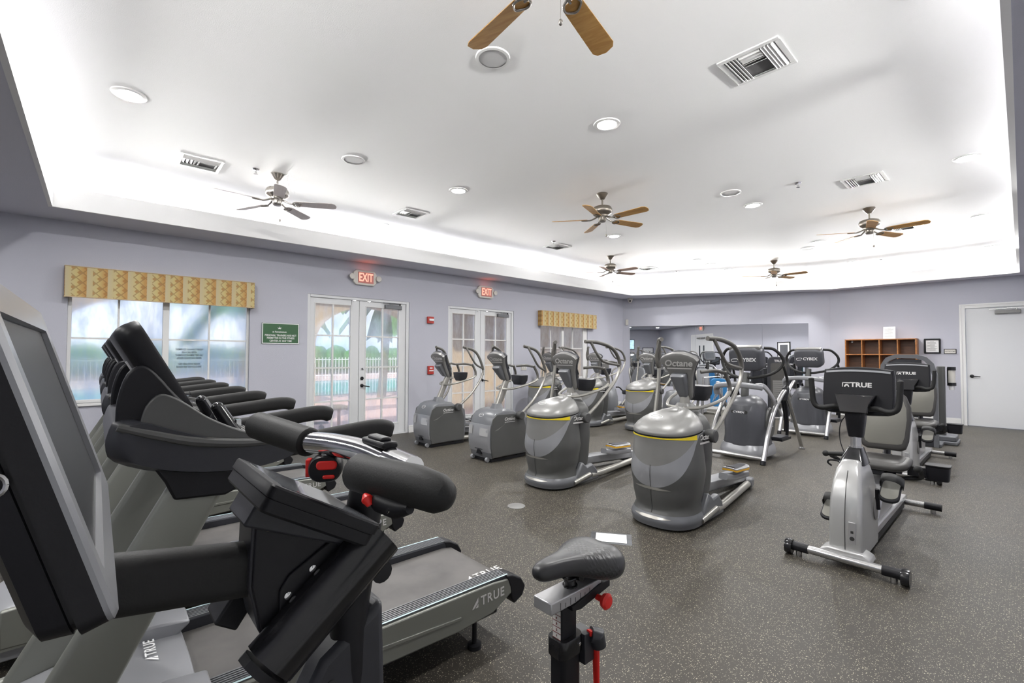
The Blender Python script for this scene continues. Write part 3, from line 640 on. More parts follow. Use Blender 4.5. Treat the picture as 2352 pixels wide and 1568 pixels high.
# cove lamps: tubes with asymmetric reflectors that throw their light across the ceiling, hidden behind the lip
def cove(x0, y0, x1, y1, label, k=1):
    a = Vector((x0, y0, ZF-.03)); b = Vector((x1, y1, ZF-.03)); d = (b-a); L = d.length; d.normalize(); n = Vector((d.y, -d.x, 0))
    t = thing('cove_light', label, 'cove light', (0, 0, 0), group='tube lamps hidden in the cove')
    g = G(); g.cyl(a, b, .014, 10); obj('lamp_tube', g, 'tube_glow', t)
    g = G(); g.loft([[p-n*.02+Vector((0, 0, -.03)), p-n*.05+Vector((0, 0, -.03)), p-n*.05+Vector((0, 0, .03)), p-n*.045+Vector((0, 0, .03)), p-n*.045-Vector((0, 0, .025)), p-n*.02-Vector((0, 0, .025))] for p in (a, b)]); obj('reflector', g, 'trim', t)
    for p in (a+d*.1, b-d*.1): g = G(); g.tube([p-n*.045-Vector((0, 0, .03)), Vector((p.x-n.x*.045, p.y-n.y*.045, ZS+.06))], .012, 8); obj('stand', g, 'trim', t)
    l = area('cove_lamp', (a+b)/2+n*.02+Vector((0, 0, .035)), L, P_COVE*L*k, shape='RECTANGLE', size_y=.05, spread=math.radians(COVE_SPREAD))
    e = math.radians(COVE_ELEV); zz = -(n*math.cos(e)+Vector((0, 0, math.sin(e)))); xx = d; yy = zz.cross(xx)
    l.matrix_world = Matrix.Translation(l.location) @ Matrix((xx, yy, zz)).transposed().to_4x4()
lx = XL+.14
for i, (a, b, k) in enumerate(((-.2, 1.2, .35), (1.35, 3.9, .68), (4.1, 6.6, .64), (6.8, 10.6, .64))): cove(lx, a, lx, b, 'tube lamp in the left cove ' + ('over the treadmill consoles', 'over the large window and nearer doors', 'between the two exit signs', 'over the farther french doors and small window')[i], k)
pm = K1+dm*.5+NM*.14; pn = K1+dm*4.6+NM*.14; cove(pm.x, pm.y, pn.x, pn.y, 'tube lamp in the angled back cove', .75)
cove(-2.9, YF-.14, -.3, YF-.14, 'tube lamp in the far cove', .75)
for i, (a, b) in enumerate(((12.6, 8.6), (8.4, 4.4), (4.2, .2))): cove(XR-.14, a, XR-.14, b, 'tube lamp in the right cove ' + ('at its far end', 'halfway along', 'at its near end')[i], .52)
cove(-.3, -.8, -6.8, -.8, 'tube lamp in the near cove', .45)
# speakers, sprinklers
t0 = None
for x, y, l in ((-2.52*1.0, 2.08, 'near the large wooden fan'), (-4.9, 2.06, 'between the left fan and the middle'), (-2.54, 6.17, 'right of the middle brown fan'), (-4.91, 10.76, 'toward the far left fan'), (-2.85, 10.55, 'left of the right hand fan')):
    if t0 is None:
        t = t0 = thing('ceiling_speaker', '', 'speaker', (x, y, ZC), group='round ceiling speakers')
        g = G(); g.lathe([(.10, 0), (.125, 0), (.122, -.01), (.102, -.012)], n=36, cap=False); obj('rim', g, 'trim', t)
        g = G(); g.lathe([(0, -.006), (.102, -.006), (.102, -.008), (0, -.008)], n=32); obj('grille', g, _pm('speaker grille', (.55, .55, .55), .6), t)
    else: t = dup(t0, (x, y, ZC))
    t['label'] = 'round white ceiling speaker ' + l
t0 = None
for x, y, l in ((-5.92, 1.33, 'beside the silver fan'), (-1.83, 6.43, 'near the right hand fan'), (-5.91, 6.39, 'by the square vent over the farther doors'), (-5.92, 11.03, 'near the angled wall'), (-2.08, 13.0, 'near the far wall')):
    if t0 is None:
        t = t0 = thing('sprinkler', '', 'sprinkler', (x, y, ZC), group='fire sprinkler heads')
        g = G(); g.lathe([(0, 0), (.042, 0), (.035, -.012), (.012, -.014), (.01, -.05), (0, -.05)], n=20); obj('escutcheon', g, 'chrome', t)
        g = G(); g.lathe([(0, -.055), (.022, -.055), (.022, -.058), (0, -.058)], n=16); g.cyl((.012, 0, -.03), (.008, 0, -.057), .003, 6); g.cyl((-.012, 0, -.03), (-.008, 0, -.057), .003, 6); obj('deflector', g, 'chrome', t)
    else: t = dup(t0, (x, y, ZC))
    t['label'] = 'small chrome sprinkler head ' + l
M['vent_dark'] = _pm('vent recess', (.12, .12, .12), .7)
def vent(x, y, label, a=0):
    t = thing('ceiling_vent', label, 'vent', (x, y, ZC), a, group='square ceiling supply vents'); w, h = .205, .205
    g = G()
    for q in ((-w, w, h-.035, h), (-w, w, -h, -h+.035), (-w, -w+.035, -h+.035, h-.035), (w-.035, w, -h+.035, h-.035)): g.box(q[0], q[1], q[2], q[3], -.012, 0)
    obj('frame', g, 'trim', t, bevel=.003)
    g = G(); g.box(-w+.03, w-.03, -h+.03, h-.03, -.002, 0); obj('recess', g, 'vent_dark', t)
    g = G()
    def sl(x0, x1, y0, y1, ax, ang):
        c = ((x0+x1)/2, (y0+y1)/2, -.012); g.box(x0, x1, y0, y1, -.013, -.011, rot3(None, ax, ang, c))
    for i in range(4):
        p = -w+.05+i*.022; sl(p-.011, p+.011, -h+.035, h-.035, 'Y', .6); sl(-p-.011, -p+.011, -h+.035, h-.035, 'Y', -.6)
    for i in range(5):
        p = -h+.05+i*.035; sl(-.07, .07, p-.012, p+.012, 'X', -.6 if i < 3 else .6)
    sl(-.07, .07, h-.07, h-.045, 'X', .6)
    obj('louvers', g, 'trim', t)
for x, y, l in ((-1.26, 3.54, 'large in view beside the wooden fan at the top right'), (-6.14, .82, 'left of the silver fan'), (-6.19, 3.51, 'right of the silver fan'), (-6.15, 6.75, 'above the farther french doors'), (-6.2, 10.1, 'behind the far left fan'), (-1.25, 6.92, 'near the right hand fan'), (-1.25, 9.97, 'behind the blade of the right hand fan')): vent(x, y, 'white square louvered ceiling vent ' + l)

def fan(x, y, base, label, metal, blade):
    t = thing('ceiling_fan', label, 'ceiling fan', (x, y, ZC), math.radians(base), group='five blade ceiling fans')
    g = G(); g.lathe([(0, 0), (.075, 0), (.078, -.012), (.05, -.05), (.03, -.075), (.018, -.08), (0, -.08)], n=28); obj('canopy', g, metal, t)
    g = G(); g.cyl((0, 0, -.075), (0, 0, -.17), .011, 12); g.lathe([(.011, -.15), (.022, -.16), (.022, -.175), (.011, -.18)], n=16); obj('downrod', g, metal, t)
    g = G(); g.lathe([(0, -.165), (.07, -.168), (.115, -.185), (.128, -.21), (.128, -.25), (.118, -.265), (.075, -.29), (.07, -.31), (.0, -.31)], n=36); obj('motor_housing', g, metal, t)
    g = G(); g.lathe([(0, -.31), (.05, -.31), (.052, -.335), (.05, -.365), (.04, -.378), (0, -.38)], n=24); obj('switch_cup', g, metal, t)
    g = G(); g.cyl((.04, .03, -.37), (.04, .03, -.55), .0012, 6); g.ball((.04, .03, -.56), .011, 10, (1, 1, 1.5)); obj('pull_chain', g, metal, t)
    pitch = math.radians(-13)
    for i in range(5):
        R = Matrix.Rotation(2*PI*i/5, 4, 'Z'); P = Matrix.Translation((0, 0, -.345)) @ Matrix.Rotation(pitch, 4, 'X')
        w = lambda u: .052+.014*min(1, (u-.2)/.3)
        pts = [(.20, -.045), (.22, -.054), (.62, -.066), (.655, -.05), (.672, 0), (.655, .05), (.62, .066), (.22, .054), (.20, .045)]
        g = G(); g.prism(pts, 'z', -.003, .003); g.xf(R @ P); obj('blade', g, blade, t, bevel=.0015)
        g = G(); g.tube([(.06, 0, .04), (.11, 0, .012), (.16, 0, -.006), (.2, 0, -.006)], [.012, .01, .009, .008], 8, smooth=3)
        g.tube([(.17, -.0, -.006), (.19, -.035, -.008), (.23, -.045, -.008), (.26, -.02, -.008), (.27, 0, -.008), (.26, .02, -.008), (.23, .045, -.008), (.19, .035, -.008), (.17, 0, -.006)], .007, 8, smooth=3)
        g.xf(R @ P); obj('blade_iron', g, metal, t)
    return t
fan(-1.46, 1.56, 32, 'large looking fan at the top with honey oak blades, partly out of view', 'nickel', 'oak')
fan(-5.91, 1.56, -12, 'silver ceiling fan with pale rose grey blades above the treadmills', 'nickel', 'oak_grey')
fan(-3.71, 4.96, 2, 'brown bladed fan with pewter motor in the middle of the ceiling', 'bronze', 'oak')
fan(-5.97, 8.26, 2, 'small looking fan with pale brown blades near the far left corner', 'bronze', 'oak_pale')
fan(-3.75, 11.4, 0, 'farthest fan, dark, in front of the angled back wall', 'bronze', 'oak')
fan(-1.456, 8.31, -5, 'brown bladed fan at the right near the far door', 'bronze', 'oak')
# floor bits
for x, y, l in ((-4.43, 2.97, 'left of the pair'), (-3.29, 3.03, 'right of the pair'), (-1.45, 1.05, 'by the nearest treadmill')):
    g = G(); g.lathe([(0, .0005), (.085, .0005), (.085, .004), (.07, .006), (0, .006)], (x, y, 0), n=32); tag(obj('floor_outlet', g, 'grey'), 'round brown floor outlet cover ' + l, 'outlet cover', 'floor outlet covers')
t = thing('paper_sheet', 'white paper notice in a plastic sleeve lying on the rubber floor', 'paper', (-2.22, 3.07, .0012), math.radians(35))
g = G(); g.box(-.16, .16, -.11, .11, 0, .0015); obj('sleeve', g, 'glass', t)
g = G(); g.box(-.12, .12, -.085, .085, .002, .003); obj('sheet', g, 'paper', t)
# ================================================================ treadmills (user faces -y)
def logo(g, size, loc, right, up, shear=0):
    """sail mark + word"""
    r = Vector(right).normalized(); u = Vector(up).normalized(); n = r.cross(u); L = Vector(loc)
    text(g, 'TRUE', size, L+r*size*.55, right, up, sx=.95, bold=.012, space=1.12)
    def P(a, b): return L+r*(a*size)+u*(b*size)+n*.0008
    x = -1.55
    g.add([P(x, -.35), P(x+.62, .42), P(x+.62, .05), P(x+.2, -.35)], [(0, 1, 2, 3)])
    g.add([P(x+.32, -.35), P(x+.62, -.06), P(x+.62, -.35)], [(0, 1, 2)])
def oldlogo(g, size, loc, right, up):
    r = Vector(right).normalized(); u = Vector(up).normalized(); n = r.cross(u); L = Vector(loc)
    text(g, 'TRUE', size, L+r*size*.5, right, up, sx=1.15, bold=.03)
    P = lambda a, b: L+r*(a*size)+u*(b*size)+n*.0012
    x0 = -1.95; g.add([P(x0, .36), P(x0+1.05, .36), P(x0+1.05, .22), P(x0+.14, .22)], [(0, 1, 2, 3)])
    g.add([P(x0, .30), P(x0+.14, .22), P(x0+.10, -.36), P(x0, -.36)], [(0, 1, 2, 3)])
    pts = [P(x0+.25, -.36)]+[P(x0+.60-.35*math.cos(PI*i/8), -.36+.45*math.sin(PI*i/8)) for i in range(9)]
    pin = [P(x0+.62-.17*math.cos(PI*i/8), -.36+.22*math.sin(PI*i/8)) for i in range(9)]
    for i in range(8): g.add([pts[i+1], pts[i+2 if i < 8 else 9], pin[i+1 if i < 8 else 8], pin[i]], [(0, 1, 2, 3)])
def treadmill(x, label):
    t = thing('treadmill', label, 'treadmill', (x, 0, 0), group='treadmills facing the near wall'); W = .335
    # deck
    g = G(); g.box(-.25, .25, -.1, 1.60, .10, .27); obj('deck_frame', g, 'black', t, bevel=.01)
    g = G(); g.prism([(.22, .275), (.22, .300), (1.58, .292), (1.635, .280), (1.672, .25), (1.68, .21), (1.66, .175), (1.62, .16), (1.60, .20), (1.60, .265)], 'x', -.235, .235); obj('belt', g, 'belt', t)
    g = G(); logo(g, .070, (.185, 1.545, .2940), (0, 1, -.006), (-1, 0, 0))
    obj('belt_lettering', g, 'lettering', t)
    for s in (-1, 1):
        # side panel with curved underside, tapering at the rear
        poly = [(-.30, .13), (-.30, .30), (.25, .345), (1.50, .318), (1.63, .305), (1.64, .235), (1.50, .17), (1.30, .155), (.9, .17), (.5, .15), (0, .12)]
        g = G(); xa, xb = (s*(W-.035), s*W) if s > 0 else (-W, -W+.035); g.prism(poly, 'x', xa, xb); sp = obj('side_panel', g, 'tread_grey', t, bevel=.008)
        g = G(); g.prism([(.0, .235), (.9, .255), (1.3, .225), (1.3, .212), (.9, .238), (0, .215)], 'x', *sorted((s*(W-.002), s*(W+.006)))); obj('panel_crease', g, 'tread_grey', sp, bevel=.002)
        if s > 0:
            g = G(); logo(g, .062, (W+.0008, 1.46, .255), (0, 1, 0), (0, -.02, 1)); obj('lettering', g, 'lettering', sp)
        # foot rail with ribs
        g = G(); xa, xb = sorted((s*.24, s*(W-.006)))
        sec = []; n = 7
        z = lambda y: .345-.022*(y-.25)/1.25
        g.add([], []);
        for i in range(n):
            a = xa+(xb-xa)*i/n; b = a+(xb-xa)/n*.5
            g.add([(a, .2, z(.2)+.004), (b, .2, z(.2)+.004), (b, 1.60, z(1.6)+.004), (a, 1.60, z(1.6)+.004), (a, .2, z(.2)-.006), (b, .2, z(.2)-.006), (b, 1.60, z(1.6)-.006), (a, 1.60, z(1.6)-.006)], [(0, 1, 2, 3), (0, 4, 5, 1), (1, 5, 6, 2), (2, 6, 7, 3), (3, 7, 4, 0)])
        obj('rail_ribs', g, 'grey_mid', t); g = G()
        g.add([(xa, .2, z(.2)-.003), (xb, .2, z(.2)-.005), (xb, 1.60, z(1.6)-.005), (xa, 1.60, z(1.6)-.005), (xa, .2, .21), (xb, .2, .21), (xb, 1.60, .21), (xa, 1.60, .21)], [(0, 1, 2, 3), (0, 4, 5, 1), (1, 5, 6, 2), (2, 6, 7, 3), (3, 7, 4, 0)])
        fr = obj('foot_rail', g, 'charcoal', t)
        g = G(); xe = s*(W-.012); g.add([(xe-.005, .2, z(.2)+.006), (xe+.005, .2, z(.2)+.006), (xe+.005, 1.6, z(1.6)+.006), (xe-.005, 1.6, z(1.6)+.006)], [(0, 1, 2, 3)]); obj('edge_strip', g, _pm('pale blue strip', (.42, .55, .58), .4) if 'edge' not in M else M['edge'], fr)
        # rear end cap
        g = G(); xa, xb = sorted((s*.238, s*(W+.002))); g.prism([(1.585, .325), (1.63, .318), (1.69, .285), (1.72, .235), (1.70, .19), (1.64, .165), (1.62, .2), (1.61, .26)], 'x', xa, xb); obj('end_cap', g, 'black', t, bevel=.008)
        g = G(); g.lathe([(0, 0), (.035, 0), (.035, .02), (.012, .024), (.012, .17), (0, .17)], (s*.27, 1.43, 0), n=20); obj('foot', g, 'black', t)
        # upright mast: flat section leaning forward
        def q(z, w): c = .28-(1.04-z)*.56; return c
        g = G(); rings = []
        for z_, wy in ((.12, .21), (.5, .19), (1.06, .17)):
            c = .27-(1.06-z_)*.52; rings.append([(s*(W-.03)+a, c+b, z_) for a, b in rrect(.055, wy, .02, 3)])
        g.loft(rings); ms = obj('upright', g, 'tread_grey', t, ang=50)
        g = G(); g.prism([(.13, 1.12), (.46, 1.11), (.40, 1.02), (.33, .99), (.19, 1.0), (.165, 1.06)], 'x', *sorted((s*(W-.065), s*(W+.004)))); obj('bracket', g, 'black', t, bevel=.008)
    # front motor cover
    g = G(); rings = []
    for y, hw, zt, zb in ((-.42, .20, .15, .09), (-.40, .27, .22, .07), (-.30, .30, .28, .06), (-.1, .30, .325, .06), (.12, .297, .330, .08), (.285, .295, .315, .12)):
        rings.append([(hw*a, y, z_) for a, z_ in ((-1, zb), (-1, zt*.8), (-.93, zt*.95), (-.75, zt), (0, zt*1.04), (.75, zt), (.93, zt*.95), (1, zt*.8), (1, zb))])
    g.loft(rings); hd = obj('motor_cover', g, 'grey_blue', t, bevel=.006, ang=40)
    for s in (-1, 1):
        g = G(); g.prism([(.0, .30), (.0, .375), (.20, .378), (.31, .362), (.31, .345), (.25, .30)], 'x', *sorted((s*.20, s*.333))); obj('cover_wing', g, 'grey_blue', hd, bevel=.012)
    g = G(); logo(g, .050, (-.095, .175, .3388), (-1, 0, 0), (0, -.996, .086)); obj('lettering', g, 'white', hd)
    # console
    Bc = [(.032, 1.235), (.024, 1.19), (.045, 1.14), (.16, 1.09), (.32, 1.062), (.46, 1.062), (.56, 1.085), (.60, 1.12), (.55, 1.150), (.42, 1.165), (.28, 1.19), (.16, 1.235), (.09, 1.262), (.045, 1.258), (.032, 1.235)]
    Bs = spline([(0, a, b) for a, b in Bc], 3)[:-1]; Bp = [(p.y, p.z) for p in Bs]
    g = G(); n = 20; rings = []
    for i in range(n+1):
        u = -1+2*i/n; cut = max(0, 1-abs(u)**5); sh = 1-.13*max(0, abs(u)-.9)/.1
        rings.append([(u*(W+.02), .3+(y-.3)*sh-(.13*cut*min(1, max(0, y-.3)/.2)), 1.16+(z_-1.16)*sh) for y, z_ in Bp])
    g.loft(rings); cb = obj('console_body', g, 'charcoal', t, ang=55)
    for s in (-1, 1):
        P = [(s*(W+.012), y, z_) for y, z_ in ((.05, 1.245), (.13, 1.215), (.24, 1.18), (.38, 1.158), (.52, 1.15))]; g = G(); g.tube(P, [.012, .016, .018, .016, .008], 10, smooth=5); obj('ridge', g, 'grey_dark', cb)
    g = G(); g.add([(-.2, .24, 1.231), (.2, .24, 1.231), (.2, .36, 1.196), (-.2, .36, 1.196), (-.2, .24, 1.21), (.2, .24, 1.21), (.2, .36, 1.18), (-.2, .36, 1.18)], [(0, 1, 2, 3), (0, 4, 5, 1), (1, 5, 6, 2), (2, 6, 7, 3), (3, 7, 4, 0)]); obj('control_panel', g, 'black_gloss', cb)
    # hump rising to the display
    for s in (-1, 1):
        g = G(); P0 = [(p.y, p.z) for p in spline([(0, .045, 1.23), (0, .048, 1.32), (0, .07, 1.40), (0, .105, 1.425), (0, .14, 1.40), (0, .20, 1.32), (0, .30, 1.22), (0, .40, 1.16)], 3)]+[(.1, 1.2)]
        g.prism(P0, 'x', *sorted((s*(W-.055), s*(W-.015)))); obj('neck_fin', g, 'black', cb, bevel=.012)
        Q = spline([(0, .10, 1.24), (0, .115, 1.30), (0, .15, 1.335), (0, .20, 1.315), (0, .29, 1.245), (0, .40, 1.19), (0, .54, 1.152)], 4); g = G(); g.prism([(p.y, p.z) for p in Q]+[(.3, 1.15), (.12, 1.2)], 'x', *sorted((s*(W-.03), s*(W+.004)))); obj('side_cowl', g, 'grey_dark', cb, bevel=.01)
    # display slab
    T = Matrix.Translation((0, .135, 1.405)) @ Matrix.Rotation(math.radians(28), 4, 'X')
    g = G(); g.loft([[(a, b, c) for a, b in [(p[0], yy) for p in [0]] for c in [0]] for yy in []]) if 0 else None
    secs = []
    for yy, k in ((-.035, .90), (-.02, .97), (.0, 1.0), (.03, 1.0), (.038, .985)):
        secs.append([(a*k, yy, b*k) for a, b in rrect(.62, .33, .05, 5)])
    g.loft(secs); g.xf(T); dp = obj('display_housing', g, 'black', t, ang=50)
    g = G(); g.box(-.27, .27, .036, .0395, -.13, .13); g.xf(T); obj('display_glass', g, 'screen', dp)
    g = G(); g.box(-.05, .02, -.039, -.034, .0, .05); g.xf(T); obj('rating_sticker', g, 'paper', dp)
    for s in (-1, 1):
        sec = rrect(.058, .075, .024, 4)
        P = spline([(s*(W-.02), .28, 1.125), (s*(W-.015), .48, 1.122), (s*(W-.005), .68, 1.14), (s*W, .86, 1.155), (s*W, .93, 1.140)], 5)
        g = G(); g.sweep(P, sec, scale=[1]*(len(P)-1)+[.82]); hr = obj('handrail', g, 'rubber', t, ang=50)
        g = G(); g.sweep([(s*(W-.012), .55, 1.128), (s*(W-.012), .556, 1.1287)], rrect(.060, .077, .025, 4)); obj('seam_ring', g, 'black_gloss', hr)
        # heart rate grip
        g = G(); g.tube([(s*.20, .40, 1.13), (s*.19, .37, 1.19), (s*.175, .33, 1.265)], [.022, .026, .022], 12, smooth=3); g.ball((s*.175, .33, 1.265), .022, 10); hg = obj('pulse_grip', g, 'black_gloss', t)
        g = G(); g.box(s*.19-.012, s*.19+.012, .385, .40, 1.17, 1.22); obj('contact_plate', g, 'chrome', hg)
    g = G(); g.cyl((0, .33, 1.15), (0, .37, 1.225), .028, 16); g.cyl((0, .37, 1.225), (0, .372, 1.232), .033, 16); obj('stop_knob', g, 'black', t)
    g = G()
    for i in range(9): g.box(-.13, .13, .39+i*.012, .394+i*.012, 1.146, 1.152)
    g.box(-.14, .14, .385, .5, 1.13, 1.147); obj('accessory_tray', g, 'grey', t)
    g = G(); g.cyl((-W+.06, .0, .045), (W-.06, .0, .045), .045, 16); obj('front_roller', g, 'black', t)
    return t
M['edge'] = _pm('pale blue strip', (.42, .55, .58), .4)
tm = treadmill(-2.13, 'nearest treadmill, beside the bike, with white lettering on its silver front cover')
for x, l in ((-3.42, 'second treadmill from the bike, its rear end showing behind the nearest belt'), (-4.72, 'third treadmill from the bike, its belt end showing under the red levers'), (-6.02, 'farthest treadmill, closest to the large fogged window')): dup(tm, (x, 0, 0), label=l)

# ================================================================ connected spin bike beside the camera (faces -y)
t = thing('spin_bike', 'black spin bike with a large screen, red levers and a saddle, beside the camera', 'exercise bike', (-.85, 0, 0))
# screen
def q(y, z): return y, z
bot, top = Vector((0, .018, 1.215)), Vector((0, -.078, 1.535)); up = (top-bot).normalized(); nn = Vector((0, up.z, -up.y))   # towards rider
cx = -.005; hw = .295; hh = (top-bot).length/2; mid = (top+bot)/2
def scr(u, v, w): return Vector((cx+u, 0, 0))+mid+up*v+nn*w
def slab(g, w, h, r, layers):
    g.loft([[scr(a*k+(w*(k-1)*0), b*k, d) for a, b in rrect(w, h, r, 5)] for d, k in layers])
g = G(); slab(g, 2*hw, 2*hh, .018, ((-.055, .90), (-.048, .96), (-.028, .985), (-.027, .975), (-.024, .975), (-.023, 1), (-.004, 1))); ds = obj('screen_housing', g, 'black', t, ang=30)
g = G(); o = rrect(2*hw, 2*hh, .018, 5); i_ = rrect(2*hw-.085, 2*hh-.075, .006, 5)
g.loft([[scr(a, b, -.004) for a, b in o], [scr(a, b, 0) for a, b in o], [scr(a*.985, b*.975, .004) for a, b in o], [scr(a, b, .003) for a, b in i_], [scr(a, b, -.006) for a, b in i_]], cap=False); obj('bezel', g, 'grey_blue', ds)
g = G(); g.loft([[scr(a, b, -.0055) for a, b in i_], [scr(a, b, -.005) for a, b in i_]]); obj('display_glass', g, 'haze_sheen_screen', ds)
g = G(); g.tube([scr(hw+.001, -.01, -.035)+Vector((0, .008*math.cos(a), .009*math.sin(a))) for a in [i*PI/8 for i in range(17)]], .002, 6); obj('side_port', g, 'steel', ds)
# arm tube (stadium section)
g = G(); P = [Vector((0, -.03, 1.15)), Vector((0, .20, 1.112))]; sec = rrect(.055, .085, .026, 6); g.sweep(P, sec); obj('screen_arm', g, 'rubber', t, ang=60)
g = G(); g.sweep([Vector((0, -.035, 1.15)), Vector((0, .012, 1.142))], rrect(.062, .092, .028, 6)); obj('arm_collar', g, 'black', t)
# bracket
for s in (-1, 1):
    g = G(); g.prism([(.190, 1.195), (.215, 1.20), (.355, 1.128), (.360, 1.112), (.335, 1.085), (.26, 1.03), (.232, .995), (.222, .995), (.200, 1.03), (.186, 1.10)], 'x', *sorted((s*.040, s*.046))); bp = obj('bracket_plate', g, 'black', t, bevel=.002)
    g = G(); g.lathe([(0, 0), (.006, 0), (.006, s*.003), (.003, s*.004), (0, s*.004)], (s*.046, .208, 1.188), axis='x', n=12); obj('bolt', g, 'chrome', bp)
g = G(); g.prism([(.186, 1.21), (.20, 1.21), (.196, 1.10), (.21, 1.03), (.226, .99), (.214, .99), (.196, 1.03), (.182, 1.10)], 'x', -.04, .04); obj('bracket_back', g, 'charcoal', t, bevel=.002)
# tablet console
bt, tp_ = Vector((.0, .352, 1.172)), Vector((.0, .200, 1.262)); up2 = (tp_-bt).normalized(); n2 = Vector((0, -up2.z, up2.y)); n2 = Vector((0, abs(up2.z), abs(up2.y)))
def tb(u, v, w): return Vector((u, 0, 0))+(bt+tp_)/2+up2*v+n2*w
hL = (tp_-bt).length
g = G(); g.loft([[tb(a*k, b*k, d) for a, b in rrect(.245, hL+.02, .014, 4)] for d, k in ((-.034, .93), (-.03, .97), (-.013, .97), (-.0125, .955), (-.011, .955), (-.0105, 1), (.004, 1), (.007, .985))]); tc_ = obj('console_housing', g, 'black', t, ang=30)
g = G(); g.loft([[tb(a, b, d) for a, b in rrect(.215, hL-.015, .008, 4)] for d in (.0068, .0078)]); obj('console_glass', g, 'haze_sheen_screen', tc_)
g = G(); g.prism([(.17, 1.20), (.19, 1.235), (.345, 1.150), (.335, 1.125)], 'x', -.055, .055); obj('console_mount', g, 'charcoal', t, bevel=.004)
# stem, collar
g = G(); g.tube([(0, .40, 1.275), (0, .392, 1.20), (0, .375, 1.10)], [.031, .033, .034], 20); st = obj('stem', g, 'black', t)
g = G(); g.tube([(0, .383, 1.145), (0, .36, 1.0), (0, .365, .72)], [.037, .036, .03], 20); obj('head_tube', g, 'black', t)
g = G(); g.lathe([(0, 0), (.010, 0), (.011, .006), (.006, .008), (.006, .005), (0, .005)], (.036, .372, 1.130), axis='x', n=16); g.cyl((-.04, .37, 1.12), (.04, .37, 1.12), .005, 8); obj('clamp_bolt', g, 'chrome', t)
g = G(); g.lathe([(0, .0), (.018, 0), (.02, .014), (0, .016)], (.036, .40, 1.06), axis='x', n=14); obj('lock_knob', g, 'black', t)
# handlebar
g = G(); g.tube([(-.13, .322, 1.283), (-.04, .345, 1.287), (.06, .362, 1.287), (.165, .370, 1.280)], .0215, 18, smooth=5); hb = obj('handlebar', g, 'chrome', t)
g = G(); g.tube([(-.12, .325, 1.283), (-.305, .272, 1.302)], [.029, .030], 22); obj('far_grip', g, 'rubber', t, bevel=.004)
g = G(); g.tube([(.115, .325, 1.268), (.15, .33, 1.269), (.26, .348, 1.272), (.305, .355, 1.270), (.322, .358, 1.269), (.330, .36, 1.268)], [.0305, .0305, .030, .027, .019, .006], 24); obj('near_grip', g, 'rubber', t)
g = G(); g.tube([(.14, .366, 1.2855), (.205, .372, 1.280)], .0225, 16); obj('pulse_sleeve', g, 'chrome', t)
g = G(); g.box(.06, .145, .352, .38, 1.305, 1.316); g.box(.075, .13, .356, .376, 1.314, 1.322); obj('shift_buttons', g, 'black', t, bevel=.004)
g = G(); g.tube([(0, .40, 1.26), (0, .38, 1.283)], .034, 16); obj('stem_cap', g, 'black', t)
T = Matrix.Translation((-.058, .335, 1.243)) @ Matrix.Rotation(math.radians(-30), 4, 'Z')
g = G(); g.loft([[(xx, a*k, b*k) for a, b in rrect(.060, .050, .022, 5)] for xx, k in ((-.018, .9), (-.012, 1), (.014, 1), (.02, .9))]); g.xf(T); pod = obj('lever_pod', g, 'black', t)
g = G(); g.loft([[(xx, a*k+.004, b*k+.008) for a, b in rrect(.040, .018, .008, 4)] for xx, k in ((.016, 1), (.023, .9))]); g.loft([[(xx, a*k+.008, b*k-.014) for a, b in rrect(.024, .008, .004, 4)] for xx, k in ((.016, 1), (.023, .9))]); g.xf(T); obj('lever', g, 'red', pod, bevel=.002)
g = G(); g.box(-.010, .010, -.036, -.026, -.016, .018); g.xf(T); obj('side_lever', g, 'red', pod, bevel=.002)
g = G(); g.tube([(-.058, .335, 1.262), (-.058, .34, 1.28)], .011, 8); obj('pod_clamp', g, 'steel', pod)
g = G(); g.tube([(.185, .318, 1.243), (.20, .322, 1.241), (.235, .33, 1.239), (.262, .336, 1.243)], [.010, .016, .016, .008], 14, smooth=3); pod = obj('lever_pod', g, 'black', t)
g = G(); g.tube([(.182, .305, 1.250), (.192, .304, 1.246), (.198, .306, 1.238)], [.004, .009, .005], 10, smooth=3); obj('lever', g, 'red', pod)
g = G(); g.lathe([(0, 0), (.004, 0), (.004, -.002), (0, -.002)], (.236, .3155, 1.238), axis='y', n=10); obj('pod_bolt', g, 'chrome', pod)
g = G(); g.tube([(.178, .312, 1.243), (.186, .306, 1.252), (.196, .304, 1.246), (.19, .306, 1.236), (.178, .312, 1.238)], .0016, 6, smooth=3); obj('lever_ring', g, 'chrome', pod)
# bottle channel on the near side
ax = (Vector((.07, .208, .985))-Vector((.07, .372, 1.12))); L0 = Vector((.062, .372, 1.12)); axn = ax.normalized(); sdn = Vector((0, axn.z, -axn.y)).normalized()
g = G(); n = 10; ringsO = []
def chan(k, r, th0=-100, th1=100):
    c = L0+ax*k; o = []
    for i in range(n+1):
        a = math.radians(th0+(th1-th0)*i/n); o.append(c+Vector((1, 0, 0))*(r*math.cos(a)*.72)+sdn*(r*math.sin(a)))
    return o
def shell(k): return chan(k, .046)+chan(k, .042)[::-1]
g.loft([shell(k) for k in (-.12, -.06, 0, .95, 1.0)]); bc = obj('bottle_holder', g, 'black_gloss', t, ang=40)
g = G(); g.sweep([L0+ax*-.0+sdn*-.040+Vector((-.03, 0, 0)), L0+ax*1.06+sdn*-.040+Vector((-.03, 0, 0))], rrect(.02, .05, .004, 2)); obj('holder_rail', g, 'black', bc)
g = G(); g.prism([(.224, 1.085), (.238, 1.105), (.32, 1.152), (.34, 1.14), (.33, 1.09), (.25, 1.01), (.224, 1.0)], 'x', .046, .052); hp = obj('holder_plate', g, 'black', t, bevel=.002)
